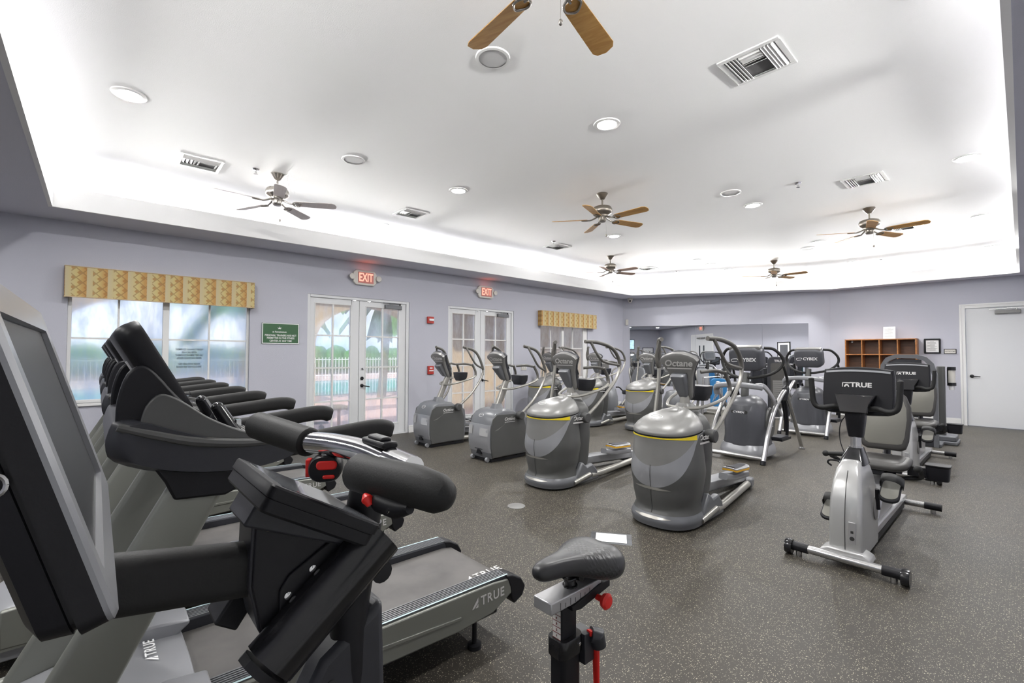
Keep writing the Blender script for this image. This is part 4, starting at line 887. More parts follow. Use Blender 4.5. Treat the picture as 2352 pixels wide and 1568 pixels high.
for y, z in ((.274, 1.106), (.236, 1.075)): g = G(); g.lathe([(0, 0), (.006, 0), (.006, .003), (.003, .004), (0, .004)], (.052, y, z), axis='x', n=12); obj('bolt', g, 'chrome', hp)
g = G(); g.loft([chan(1.03, .044, -180, 162), chan(1.09, .044, -180, 162)]); obj('holder_end', g, 'black', bc)
g = G(); g.box(-.12, -.05, .16, .20, 1.00, 1.05, rot3(None, 'X', -.6, (0, .18, 1.02))); obj('far_holder', g, 'black', t, bevel=.004)
# fairing and frame
g = G(); g.prism([(.30, .93), (.415, 1.0), (.425, .7), (.43, .3), (.33, .3), (.30, .6), (.26, .86)], 'x', -.032, .032); obj('front_fairing', g, 'charcoal', t, bevel=.014)
g = G(); g.lathe([(0, 0), (.009, 0), (.009, .002), (0, .002)], (.032, .315, .885), axis='x', n=16); obj('fairing_hole', g, 'ink', t)
g = G(); g.tube([(0, .38, .42), (0, .62, .36), (0, .86, .40), (0, 1.02, .46)], .04, 14, smooth=4); g.tube([(0, .9, .42), (0, 1.05, .1)], .035, 12); g.tube([(0, .38, .42), (0, .3, .08)], .04, 12); g.tube([(0, .15, .28), (0, .4, .42)], .03, 12); obj('main_frame', g, 'black', t)
for y in (.12, 1.1):
    g = G(); g.cyl((-.26, y, .06), (.26, y, .06), .03, 14); obj('stabilizer_bar', g, 'black', t)
    for s in (-1, 1): g = G(); g.cyl((s*.24, y, .03), (s*.30, y, .03), .03, 14); obj('rubber_foot', g, 'rubber', t)
g = G(); g.lathe([(.0, -.012), (.20, -.012), (.215, -.02), (.225, 0), (.215, .02), (.20, .012), (0, .012)], (0, .2, .31), axis='x', n=40); obj('flywheel', g, 'steel', t)
g = G(); g.lathe([(0, -.03), (.10, -.03), (.10, .03), (0, .03)], (0, .62, .36), axis='x', n=30); obj('chain_guard', g, 'black', t)
for s in (-1, 1):
    g = G(); g.box(s*.06-.008, s*.06+.008, .605, .635, .36-(.17 if s > 0 else 0), .36+(.17 if s < 0 else 0)); cr = obj('crank_arm', g, 'steel', t, bevel=.004)
    g = G(); zz = .19 if s > 0 else .53; g.box(min(s*.07, s*.17), max(s*.07, s*.17), .575, .665, zz-.012, zz+.012); obj('pedal', g, 'black', cr, bevel=.006)
# seat post assembly
g = G(); g.loft([[(a, .965+b+(.70-z_)*-.0, z_) for a, b in rrect(.052, .075, .014, 4)] for z_ in (.42, .675)]); obj('seat_tube', g, 'black', t)
g = G(); g.loft([[(a*k, .965+b*k, z_) for a, b in rrect(.066, .090, .022, 5)] for z_, k in ((.655, .98), (.66, 1), (.698, 1), (.702, .97))]); cl = obj('seat_collar', g, 'black_gloss', t)
g = G(); g.lathe([(0, 0), (.005, 0), (.005, .003), (0, .004)], (.033, .985, .682), axis='x', n=10); obj('collar_bolt', g, 'chrome', cl)
g = G(); g.loft([[(a, .962+b, z_) for a, b in rrect(.036, .062, .005, 3)] for z_ in (.68, .795)]); sp = obj('seat_post', g, 'black', t)
g = G(); g.add([(-.014, .9305, .70), (.0145, .9305, .70), (.0145, .9305, .79), (-.014, .9305, .79)], [(0, 1, 2, 3)]); obj('height_scale', g, 'ladder', sp)
g = G()
for i in range(6): g.box(-.0145, .0145, .9298, .9303, .702+i*.0155, .7035+i*.0155)
for i in range(5): text(g, str(5-i) if 0 else str(i+1), .008, (0, .9295, .7105+i*.0155), (1, 0, 0), (0, 0, 1))
obj('scale_marks', g, _pm('dark red marks', (.18, .03, .03), .6), sp)
g = G(); g.prism([(.875, .793), (.875, .824), (1.085, .824), (1.085, .800), (1.0, .798), (.97, .793)], 'x', -.032, .032); sl = obj('seat_slider', g, 'silver', t, bevel=.003)
g = G(); g.prism([(.955, .778), (.99, .772), (1.12, .792), (1.12, .812), (1.07, .812), (.955, .79)], 'x', -.030, .036); obj('slider_base', g, 'black', t, bevel=.002)
g = G()
for i in range(8): g.box(.0320, .0326, .91+i*.02, .9115+i*.02, .797, .797+(.018 if i % 2 == 0 else .012))
obj('slider_marks', g, 'ink', sl)
g = G(); g.lathe([(0, 0), (.008, 0), (.009, .02), (.02, .026), (.022, .036), (.016, .042), (0, .043)], (.034, 1.06, .781), axis='x', n=20); obj('slider_knob', g, 'red', t)
g = G(); g.cyl((0, .985, .822), (0, .985, .862), .0165, 16); g.cyl((0, .985, .822), (0, .985, .828), .021, 16); g.tube([(-.025, .93, .872), (-.02, .96, .852), (-.02, 1.02, .852), (-.03, 1.06, .87)], .004, 8, smooth=4); g.tube([(.025, .93, .872), (.02, .96, .852), (.02, 1.02, .852), (.03, 1.06, .87)], .004, 8, smooth=4); g.cyl((-.03, 1.0, .853), (.03, 1.0, .853), .012, 14); obj('seat_clamp', g, 'black_gloss', t)
# saddle: local y from nose
g = G(); rings = []
for y, hwid, zt, zb in ((0, .012, .034, .020), (.012, .022, .048, .004), (.04, .028, .056, .0), (.09, .034, .060, .002), (.13, .047, .060, -.002), (.17, .074, .062, -.012), (.21, .094, .066, -.024), (.245, .100, .068, -.030), (.275, .092, .066, -.026), (.295, .070, .056, -.012), (.303, .035, .040, .008)):
    r = []
    for j in range(22):
        a = 2*PI*j/22; c, s_ = math.cos(a), math.sin(a); xx = hwid*math.copysign(abs(c)**.8, c)
        zz = (zt+zb)/2+(zt-zb)/2*math.copysign(abs(s_)**.8, s_)
        if s_ > 0: zz -= .012*math.exp(-(xx/.02)**2)*min(1, y/.12)*(1 if y < .29 else .3)
        r.append((xx, y, zz))
    rings.append(r)
g.loft(rings); sd = obj('saddle', g, 'saddle', t, ang=60); sd.location = (0, .845, .872); sd.rotation_euler = (math.radians(-5), 0, 0); ssd = sd.modifiers.new('sub', 'SUBSURF'); ssd.levels = 2; ssd.render_levels = 2
# brake lever at the frame
g = G(); g.tube([(.035, 1.03, .69), (.045, 1.045, .685), (.05, 1.05, .655)], [.02, .025, .02], 14); g.box(-.01, .04, 1.0, 1.04, .62, .70); obj('adjust_knob', g, 'charcoal', t, bevel=.006)
g = G(); g.prism([(1.02, .705), (1.055, .695), (1.055, .69), (1.02, .69)], 'x', .03, .045); g.tube([(.042, 1.045, .65), (.045, 1.045, .50)], [.012, .009], 10, flat=.6); obj('adjust_lever', g, 'red', t, bevel=.001)
# ================================================================ ellipticals (user faces -y)
def arm_pair(t, xs, piv, main, loop, end_in, left_shift=None, grip='arm_grey', bar='champagne', r=.0185):
    for s in (-1, 1):
        sh = (lambda y, z: (y, z)) if s > 0 or not left_shift else left_shift
        P = [(s*xs, *sh(*p)) for p in main]; P[-1] = (s*(xs-end_in), P[-1][1], P[-1][2]); P[-2] = (s*(xs-end_in*.35), P[-2][1], P[-2][2])
        pp = spline(P, 6); k = int(len(pp)*.47)
        g = G(); g.tube(pp[:k+1], r, 12); a = obj('swing_arm', g, bar, t)
        g = G(); g.tube(pp[k:], r*1.18, 12); L = [(s*xs, *sh(*p)) for p in loop]; L[0] = (s*(xs-end_in*.6), L[0][1], L[0][2]); g.tube(L, r*.85, 10, smooth=5); obj('arm_grip', g, grip, a)
        g = G(); y, z = piv; g.lathe([(0, -s*.05), (.045, -s*.05), (.058, -s*.02), (.058, s*.035), (.048, s*.042), (0, s*.042)], (s*xs, y, z), axis='x', n=24); obj('pivot_cap', g, 'dial', a)
def head(t, tilt, c, w=.17, h=.25, sc=1):
    T = Matrix.Translation(c) @ Matrix.Rotation(tilt, 4, 'X')
    pts = []
    prof = [(-.27, .04), (-.25, .058), (-.20, .072), (-.13, .082), (-.05, .100), (.03, .130), (.09, .165), (.125, .188)]
    R_ = [(x*sc, z*sc) for z, x in prof]; top = [(.165*sc, .158*sc), (.11*sc, .185*sc), (.05*sc, .200*sc), (0, .204*sc)]
    full = R_+top+[(-x, z) for x, z in top[::-1][1:]]+[(-x, z) for x, z in R_[::-1]]
    g = G(); g.loft([[(x*k, y, z*k+(0)) for x, z in full] for y, k in ((-.045, .90), (-.038, .975), (-.02, 1), (.0, 1))]); g.xf(T); hd = obj('console_shell', g, 'grey', t, ang=45)
    g = G(); g.loft([[(x*k, y, z*k) for x, z in full] for y, k in ((0, 1.0), (.012, 1.03), (.03, 1.02), (.045, .96))]); g.xf(T); obj('console_rim', g, 'charcoal', hd, ang=45)
    g = G(); g.box(-.10, .10, .044, .05, -.10, .15); g.xf(T); obj('display_glass', g, 'screen', hd)
    g = G(); text(g, 'Octane', .085*sc, T @ Vector((0, -.0465, .105*sc)), (1, 0, 0), T.to_3x3() @ Vector((0, 0, 1)), sx=1.08, shear=.25, bold=.02, depth=.0012)
    g.add([T @ Vector(p) for p in ((-.115*sc, -.0468, .062*sc), (.125*sc, -.0468, .062*sc), (.125*sc, -.0468, .05*sc), (-.115*sc, -.0468, .05*sc))], [(0, 1, 2, 3)]); obj('lettering', g, 'lettering', hd)
    g = G(); g.loft([[(a*k, b*k2+yo, z_) for a, b in rrect(.15, .09, .03, 4)] for z_, k, k2, yo in ((-.22, .5, .6, -.05), (-.19, .62, .8, -.055), (-.02, .98, 1, -.075), (0, 1, 1, -.075), (.012, .9, .8, -.07))]); g.xf(T); obj('console_pod', g, 'grey_mid', t, ang=45)
def static_bars(t, bz=1.0, y0=.30, col='champagne', w=.24, spread=1):
    for s in (-1, 1):
        g = G(); P = [(s*.03, y0, bz-.03), (s*.16, y0+.06, bz-.02), (s*w, y0+.26, bz+.03), (s*(w+.01), y0+.46, bz+.09), (s*w, y0+.50, bz+.17), (s*(w-.02), y0+.44, bz+.30)]
        pp = spline(P, 6); k = int(len(pp)*.66); g.tube(pp[:k+1], .0155, 10); b = obj('support_bar', g, col, t)
        g = G(); g.tube(pp[k:], .019, 10); g.tube([(s*(w-.02), y0+.42, bz+.29), (s*(w-.05), y0+.30, bz+.31), (s*.10, y0+.2, bz+.30)], .017, 8, smooth=4); obj('bar_grip', g, 'arm_grey', b)
    g = G(); g.loft([[(a, y0+.36+b, z_) for a, b in rrect(*sz, .04, 4)] for z_, sz in ((bz+.02, (.16, .12)), (bz+.08, (.22, .16)), (bz+.16, (.24, .17)), (bz+.165, (.2, .13)))]); obj('bottle_tray', g, 'charcoal', t)
def pedals(t, y1, z1, y2, z2, accent):
    for s, y, z in ((1, y1, z1), (-1, y2, z2)):
        x = s*.11+(.06 if s > 0 else -.06)
        g = G(); g.sweep([(x, y-.30, z-.01), (x, y-.1, z-.05), (x, y+.22, z-.07)], rrect(.085, .06, .015, 3)); lk_ = obj('foot_link', g, 'grey_blue', t, ang=50)
        sec = [(x+a*.82, y+b, 0) for a, b in rrect(.17, .40, .06, 5)]
        def zt(yy): return z+.02+max(0, (y-yy))*.12+max(0, abs(yy-y)-.16)*.3
        g = G(); g.loft([[(p[0], p[1], zt(p[1])-.028) for p in sec], [(p[0], p[1], zt(p[1])) for p in sec], [(x+(p[0]-x)*.88, y+(p[1]-y)*.94, zt(p[1])+.004) for p in sec]]); pd = obj('foot_pedal', g, 'grey_blue', t, ang=45)
        g = G(); g.loft([[(x+(p[0]-x)*1.02, y+(p[1]-y)*1.01, zt(p[1])-.026) for p in sec], [(x+(p[0]-x)*1.02, y+(p[1]-y)*1.01, zt(p[1])-.010) for p in sec]]); obj('pedal_edge', g, accent, pd, ang=45)
        g = G(); g.loft([[(x+(p[0]-x)*.72, y+(p[1]-y)*.80, zt(p[1])+.0045) for p in sec], [(x+(p[0]-x)*.72, y+(p[1]-y)*.80, zt(p[1])+.007) for p in sec]]); obj('tread_pad', g, 'charcoal', pd)
def base_rear(t, yr, x0=.24, y0=.6, z=.065):
    for s in (-1, 1):
        g = G(); g.tube([(s*x0, y0-.1, .085), (s*x0*.92, y0+.1, z+.01), (s*.10, yr-.08, z)], .036, 14); obj('base_tube', g, 'champagne', t)
    g = G(); g.prism([(-.15, yr-.14), (.15, yr-.14), (.13, yr), (-.13, yr)], 'z', .02, .12); obj('rear_cap', g, 'grey_mid', t, bevel=.02)
    g = G(); g.sweep([(0, y0-.05, .20), (0, yr-.1, .13)], rrect(.17, .09, .012, 3)); obj('center_beam', g, 'grey_blue', t, ang=40)
def box_elliptical(x, y, label):
    t = thing('elliptical_trainer', label, 'elliptical machine', (x, y, 0), group='box bodied ellipticals near the french doors'); W = .225
    side = [(.02, .045), (-.02, .16), (-.028, .30), (-.018, .42), (.0, .52), (.03, .60), (.085, .66), (.17, .69), (.30, .70), (.42, .68), (.50, .63), (.62, .60), (.68, .55), (.70, .4), (.69, .2), (.66, .045)]
    g = G(); g.loft([[(xx, .33+(y_-.33)*k, .3+(z_-.3)*k) for y_, z_ in side] for xx, k in ((-W-.012, .90), (-W, .965), (-W+.03, 1), (W-.03, 1), (W, .965), (W+.012, .90))]); hs = obj('housing', g, 'grey_mid', t, ang=38)
    for s in (-1, 1):
        g = G(); p2 = [(.03, .06), (.0, .2), (.0, .45), (.03, .585), (.10, .635), (.40, .63), (.60, .555), (.655, .4), (.64, .08)]
        g.prism(p2, 'x', *sorted((s*(W+.005), s*(W+.0165)))); obj('side_panel', g, 'grey_dark', hs, bevel=.003)
    g = G(); g.add([(W+.018, .05, .42), (W+.018, .12, .43), (W+.018, .40, .60), (W+.018, .37, .60), (W+.018, .2, .48)], [(0, 1, 4), (1, 2, 3, 4)]); obj('swoosh', g, 'grey', hs)
    # lighter lower front band following the front curve
    g = G(); fr = [(-.012, .50), (-.026, .42), (-.034, .30), (-.028, .20), (-.006, .13)]
    g.loft([[(xx, y_-.006+(.012 if abs(xx) > .2 else 0), z_+(.03 if abs(xx) < .1 else 0)*(1 if z_ > .4 else 0)*0) for y_, z_ in fr]+[(xx, y_+.02, z_) for y_, z_ in fr[::-1]] for xx in (-W-.004, -W+.03, 0, W-.03, W+.004)]); bd = obj('front_band', g, 'grey_blue', hs, ang=40)
    g = G(); g.add([(-W+.01, -.036, .36), (-W+.10, -.042, .36), (-W+.10, -.034, .475), (-W+.01, -.028, .475)], [(0, 1, 2, 3)]); obj('clear_label', g, 'silver_lt', bd); g = G(); g.add([(.03, -.044, .35), (.21, -.038, .35), (.21, -.026, .455), (.03, -.033, .455)], [(0, 1, 2, 3)]); obj('clear_label', g, 'silver_lt', bd)
    g = G(); g.prism([(-.05, .10), (.05, .10), (.025, .155), (-.025, .155)], 'y', -.03, 0); g.box(-.08, .08, -.03, 0, .165, .17); obj('power_inlet', g, 'black', hs)
    for s in (-1, 1): g = G(); g.lathe([(0, -.018), (.03, -.018), (.034, 0), (.03, .018), (0, .018)], (s*.16, -.005, .034), axis='x', n=18); obj('transport_wheel', g, 'grey_blue', t)
    g = G(); g.box(-.21, .21, .03, .66, 0, .046); obj('base_plate', g, 'black', t, bevel=.005)
    g = G(); text(g, 'Octane', .062, (W+.0178, .33, .565), (0, 1, 0), (0, 0, 1), sx=1.05, shear=.25, bold=.02); g.add([(W+.018, .24, .528), (W+.018, .43, .528), (W+.018, .43, .52), (W+.018, .24, .52)], [(0, 1, 2, 3)]); obj('lettering', g, 'lettering', hs)
    emblem(hs, (-.03, .045, .615), .034, Vector((0, -.8, .6)))
    g = G(); g.loft([[(a, .30+b, z_) for a, b in rrect(*sz, .03, 4)] for z_, sz in ((.67, (.16, .2)), (.72, (.12, .15)), (.76, (.10, .12)))]); obj('column_boot', g, 'grey_mid', t)
    g = G(); g.sweep([(0, .30, .70), (0, .50, 1.13)], rrect(.06, .085, .015, 3)); obj('column', g, 'champagne', t, ang=50)
    head(t, math.radians(-30*-1), (0, .36, 1.32))
    static_bars(t, .99, .38)
    arm_pair(t, .275, (.50, .605), [(.50, .605), (.80, .84), (1.0, 1.12), (.97, 1.32), (.86, 1.51), (.66, 1.58)], [(.70, 1.575), (.75, 1.43), (.86, 1.29), (1.0, 1.22)], .10, left_shift=lambda y, z: (y-.30*min(1, (z-.6)/.6), z))
    base_rear(t, 1.55, .17, .62)
    pedals(t, .95, .33, 1.1, .22, 'grey_mid')
    return t
def emblem(parent, c, r, n):
    n = Vector(n).normalized(); u = Vector((1, 0, 0)); v = n.cross(u).normalized(); c = Vector(c)
    g = G(); g.tube([c+u*(1.35*r*math.cos(2*PI*i/24))+v*(.8*r*math.sin(2*PI*i/24))+n*.003 for i in range(25)], .0022, 6, cap=False)
    g.tube([c-u*r*1.0-v*.2*r+n*.003, c+v*.12*r+n*.003, c+u*r*1.0+v*.25*r+n*.003], .002, 6, smooth=4); obj('emblem', g, 'white', parent)
def round_elliptical(x, y, label, accent='yellow', group='round bodied ellipticals with yellow trim'):
    t = thing('elliptical_trainer', label, 'elliptical machine', (x, y, 0), group=group)
    N = 56
    # widths by height: (z, half width, front depth, back depth, centre y)
    prof = [(.02, .285, .29, .28), (.075, .298, .305, .29), (.11, .285, .285, .28), (.15, .255, .255, .27), (.3, .284, .275, .29), (.45, .304, .290, .31), (.6, .292, .276, .30), (.70, .282, .266, .29), (.83, .278, .262, .29)]
    def dims(z):
        for a, b in zip(prof, prof[1:]):
            if z <= b[0]: k = max(0, (z-a[0])/(b[0]-a[0])); k = k*k*(3-2*k); return [a[i]+(b[i]-a[i])*k for i in (1, 2, 3)]
        return prof[-1][1:]
    def P(a, z, off=0):   # a: 0 = front centre
        w, f, b = dims(z); sx, cy = math.sin(a), -math.cos(a); p = 2.35; q = 2/p
        return ((w+off)*math.copysign(abs(sx)**q, sx), .285+((f if cy < 0 else b)+off)*math.copysign(abs(cy)**q, cy), z)
    seam = lambda a: .775+.03*(1-math.cos(a))/2*1.6
    def zb(a): d = abs(math.degrees(a)); return min(seam(a)-.02, .345+.40*(d/90)**2)
    def zu(a): d = abs(math.degrees(a)); return min(seam(a)-.012, max(zb(a)+.004, .52+.22*(d/82)**1.5))
    A = [-PI+2*PI*i/N for i in range(N)]
    def band(name, mat, z0, z1, n, off=0, par=None):
        g = G(); rows = [[P(a, z0(a)+(z1(a)-z0(a))*i/n, off) for a in A] for i in range(n+1)]; g.loft(rows, cap=False)
        return obj(name, g, mat, par or t, ang=60)
    bs = band('base_skirt', 'grey_mid', lambda a: .02, lambda a: .13, 5)
    lo = band('lower_housing', 'grey_dark', lambda a: .125, zb, 10)
    band('swoosh', 'grey_blue', zb, zu, 4, 0, lo)
    band('upper_housing', 'grey', zu, lambda a: seam(a)-.012, 5, 0, lo)
    band('seam_gap', 'black_gloss', lambda a: seam(a)-.014, lambda a: seam(a)+.002, 1, -.008, lo)
    g = G(); Ay = [math.radians(d) for d in range(-88, 89, 4)]
    def th(a): return .010+.030*max(0, (abs(math.degrees(a))-30)/58)**1.5
    lo_r = [P(a, seam(a)-.014-th(a), .0025) for a in Ay]; hi_r = [P(a, seam(a)-.013, .0025) for a in Ay]
    g.loft([lo_r, hi_r], cap=False, closed=False); obj('accent_stripe', g, accent, lo, ang=60)
    # lid dome
    g = G(); rows = []
    for k, h in ((1.010, 0), (1.018, .014), (1.0, .034), (.93, .068), (.82, .100), (.68, .128), (.50, .148), (.3, .160), (.02, .165)):
        row = []
        for a in A:
            px, py, pz = P(a, .83); row.append((px*k, .285+(py-.285)*k+.20*(1-k), seam(a)*1.0+h))
        rows.append(row)
    g.loft(rows); ld = obj('lid', g, 'grey', t, ang=60); emblem(ld, (-.03, .16, .915), .042, Vector((0, -.45, .9)))
    # rear body
    g = G(); g.loft([[(a*k, .60+b*k, z_) for a, b in rrect(.46, .32, .12, 6)] for z_, k in ((.1, .80), (.3, .93), (.55, 1), (.75, .98), (.84, .90), (.90, .74), (.935, .5), (.95, .2))]); rb = obj('rear_housing', g, 'grey_dark', t, ang=50)
    g = G()
    for s in (1,): text(g, 'Octane', .062, (.284, .42, .75), (.10, 1, 0), (0, 0, 1), sx=1.0, shear=.25, bold=.02); g.add([(.284, .32, .713), (.285, .51, .713), (.285, .51, .697), (.284, .32, .697)], [(0, 1, 2, 3)])
    obj('lettering', g, 'lettering', lo)
    # winglets on the front seam
    for z in (.335, .10):
        g = G()
        for s in (-1, 1):
            aa = [math.radians(s*d) for d in (0, 8, 16, 24, 32)]; hw = (.011, .011, .008, .005, .0005)
            g.loft([[P(a, z-h+.0*i, .004) for i, (a, h) in enumerate(zip(aa, hw))], [P(a, z+h, .004) for a, h in zip(aa, hw)]], cap=False, closed=False)
        obj('winglet', g, 'champagne', lo)
    g = G(); g.tube([P(0, z/100, .001) for z in range(13, 54, 4)], .0022, 6); obj('front_seam', g, 'ink', lo)
    # base fairings with steel tubes
    for s in (-1, 1):
        g = G(); g.prism([(.38, .02), (.36, .09), (.48, .26), (.56, .20), (.66, .22), (.74, .14), (.78, .03)], 'x', *sorted((s*.225, s*.288))); obj('base_fairing', g, 'grey_mid', t, bevel=.02)
        g = G(); g.tube([(s*.284, .33, .055), (s*.290, .60, .105)], .026, 12); obj('fairing_tube', g, 'champagne', t)
    base_rear(t, 1.90, .265, .74)
    g = G(); g.loft([[(a, yc+b, z_) for a, b in rrect(*sz, .045, 4)] for z_, yc, sz in ((.86, .62, (.22, .24)), (.96, .62, (.18, .20)), (1.01, .61, (.125, .13)))]); obj('column_boot', g, 'grey', t)
    g = G(); g.tube([(0, .60, .97), (0, .635, 1.24)], [.046, .042], 16); obj('column', g, 'champagne', t)
    head(t, math.radians(22), (0, .56, 1.30), sc=1.0)
    static_bars(t, 1.0, .52)
    arm_pair(t, .285, (.53, .75), [(.53, .75), (.80, .915), (1.12, 1.17), (1.19, 1.36), (1.05, 1.53), (.80, 1.60), (.60, 1.61)], [(.68, 1.60), (.74, 1.47), (.88, 1.375), (1.18, 1.33)], .06, left_shift=lambda y, z: (.53+(y-.53)*.12+(z-.75)*.06, z))
    g = G(); g.tube([(-.27, .53, .75), (.27, .53, .75)], .04, 14); obj('pivot_shaft', g, 'grey_mid', t)
    pedals(t, 1.32, .30, .78, .42, 'amber')
    return t
e1 = box_elliptical(-6.42, 3.87, 'box bodied elliptical nearest the french doors, Octane on its side')
dup(e1, (-5.03, 3.95, 0), label='box bodied elliptical second from the doors, beside a round bodied one')
e4 = round_elliptical(-2.13, 3.50, 'round bodied elliptical with yellow trim standing nearest the camera')
dup(e4, (-3.60, 3.58, 0), label='round bodied elliptical with yellow trim left of the nearest one')
e5 = dup(e4, (-5.0, 7.62, 0), label='elliptical in the rear row seen between the two front round bodied ones')
e6 = dup(e4, (-7.05, 6.95, 0), label='elliptical in the rear row closest to the window side wall')
e7 = dup(e4, (-6.05, 7.3, 0), label='elliptical in the rear row whose console peeks behind the left front one')
for e in (e5, e6, e7): e['group'] = 'rear row of ellipticals'

# ================================================================ arc trainers
def arc(x, y, label):
    t = thing('arc_trainer', label, 'elliptical machine', (x, y, 0), group='arc trainers')
    g = G(); N = 36; rows = []
    for z_, w, f, b in ((.10, .315, .30, .30), (.16, .31, .30, .30), (.30, .285, .29, .30), (.5, .285, .295, .32), (.65, .27, .29, .31), (.76, .235, .255, .27), (.83, .185, .20, .21), (.87, .12, .13, .14), (.885, .04, .04, .04)):
        rows.append(ring(0, .35, z_, w, f, 2.5, N, b))
    g.loft(rows); hs = obj('housing', g, 'graphite', t, ang=50)
    g = G(); rows = []
    for z_ in [.20+.55*i/8 for i in range(9)]:
        k = .292-.02*(z_-.2)
        rows.append([((k*math.sin(a))*(1 if z_ < .6 else 1-(z_-.6)*.8), .35-(.305-(max(0, z_-.6)**2)*1.2)*math.cos(a), z_) for a in [math.radians(d) for d in range(-62, 63, 8)]])
    g.loft(rows, cap=False, closed=False); obj('front_cover', g, 'graphite', hs, ang=60)
    g = G(); g.loft([ring(0, .36, z_, w, f, 3.2, N, .34) for z_, w, f in ((.06, .33, .34), (.10, .335, .345), (.15, .322, .325), (.20, .30, .30))]); obj('skirt', g, 'grey_blue', hs, ang=50)
    g = G(); g.loft([[(a, .044-yy+abs(a)*.25, .655+b) for a, b in rrect(.22, .045, .018, 4)] for yy in (0, .008)]); pl = obj('name_plate', g, 'ink', hs)
    g = G(); text(g, 'CYBEX', .034, (0, .0335, .655), (1, 0, 0), (0, 0, 1), sx=1.5, bold=.02, shear=.2); obj('lettering', g, 'white', pl)
    for s in (-1, 1):
        g = G(); g.lathe([(0, s*.0), (.19, 0), (.20, s*.015), (.185, s*.035), (.10, s*.045), (0, s*.047)], (s*.265, .42, .50), axis='x', n=36); g.v = [(a, .42+(b-.42)*.82, .50+(c-.5)*1.08) for a, b, c in g.v]; ds = obj('side_disc', g, 'grey_dark', t)
        g = G(); g.tube([(s*.313, .42+.05*math.cos(a)*(.5+i/14), .52+.07*math.sin(a)) for i, a in enumerate([j*.45 for j in range(12)])], .006, 6, smooth=2); obj('swirl_emblem', g, 'lettering', ds)
        # arch leg
        g = G(); g.tube([(s*.37, -.10, .045), (s*.37, -.02, .20), (s*.37, .10, .42), (s*.37, .32, .68), (s*.37, .62, .88), (s*.37, .80, .95)], .031, 14, smooth=5); obj('arch_leg', g, 'steel', t)
        g = G(); g.tube([(s*.37, .80, .93), (s*.37, 1.1, .55), (s*.375, 1.47, .03)], .027, 12, smooth=3); g.cyl((s*.375, 1.47, 0), (s*.375, 1.47, .018), .045, 16); obj('rear_leg', g, 'steel', t)
        g = G(); g.cyl((s*.37, -.12, .0), (s*.37, -.10, .05), .034, 14); obj('foot', g, 'black', t)
        g = G(); g.tube([(s*.37, .74, .80), (s*.37, .80, .96), (s*.37, .84, 1.0)], [.035, .05, .03], 12); obj('pivot_joint', g, 'black', t)
        g = G(); g.tube([(s*.37, .83, .98), (s*.375, .86, 1.08), (s*.37, .80, 1.2), (s*.36, .74, 1.30)], .019, 10, smooth=4); obj('swing_grip', g, 'rubber', t)
        g = G(); g.tube([(s*.33, .84, .90), (s*.32, 1.0, .5), (s*.31, 1.02, .26)], .022, 10, smooth=3); g.tube([(s*.27, .9, .90), (s*.27, 1.08, .5), (s*.26, 1.1, .30)], .02, 10, smooth=3); g.box(min(s*.17, s*.34), max(s*.17, s*.34), .72, 1.1, .20, .235); ln = obj('pedal_link', g, 'black', t)
        g = G(); g.loft([[(s*.25+a, .90+b, z_) for a, b in rrect(.15, .36, .04, 3)] for z_ in (.235, .255)]); obj('foot_pedal', g, 'charcoal', ln)
        # bridge arms
        g = G(); g.sweep(spline([(s*.24, .02, 1.04), (s*.32, .09, 1.03), (s*.36, .30, .86), (s*.37, .60, .60)], 6), rrect(.035, .06, .012, 3)); br = obj('bridge_arm', g, 'silver', t, ang=50)
        if s > 0:
            g = G(); text(g, 'ARC TRAINER', .042, (.389, .42, .765), (0, .3, -.26), (0, .26, .3), sx=.8, bold=.02); obj('lettering', g, 'ink', br)
    g = G(); g.sweep(spline([(-.33, .12, .90), (-.31, .06, .99), (-.20, .0, 1.03), (0, -.02, 1.045), (.20, .0, 1.03), (.31, .06, 1.01)], 6), rrect(.085, .075, .025, 4)); obj('bridge', g, 'grey_blue', t, ang=50)
    g = G(); g.tube([(-.36, -.04, .065), (.36, -.04, .065)], .03, 14); obj('front_tube', g, 'steel', t)
    g = G(); g.tube([(0, .6, .12), (0, 1.2, .10)], .05, 12); obj('spine', g, 'grey', t)
    g = G(); g.tube([(0, .26, .86), (0, .33, 1.20)], [.055, .045], 14); obj('neck', g, 'grey_dark', t)
    T = Matrix.Translation((0, .36, 1.41)) @ Matrix.Rotation(math.radians(14), 4, 'X')
    g = G(); g.loft([[(a*k, yy, b*k+zo) for a, b in rrect(.47, .36, .10, 6)] for yy, k, zo in ((-.10, .80, .0), (-.085, .92, 0), (-.05, .98, 0), (.04, 1, 0), (.07, .97, .0))]); g.xf(T); hd = obj('console_head', g, 'graphite', t, ang=50)
    g = G(); g.loft([[(a, yy, .165+b) for a, b in rrect(.42, .05, .02, 4)] for yy in (-.07, .05)]); g.xf(T); obj('top_cap', g, 'grey', hd, bevel=.008)
    g = G(); text(g, 'CYBEX', .075, T @ Vector((.04, -.1015, .0)), (1, 0, 0), T.to_3x3() @ Vector((0, 0, 1)), sx=1.0, shear=.15, bold=.025); g.tube([T @ Vector(p) for p in ((-.10, -.102, -.02), (-.17, -.102, -.025), (-.175, -.102, .01), (-.10, -.102, .018), (-.09, -.102, .0))], .004, 6, smooth=4); obj('lettering', g, 'white', hd)
    g = G(); g.box(-.17, .17, .068, .074, -.12, .12); g.xf(T); obj('display_glass', g, 'screen', hd)
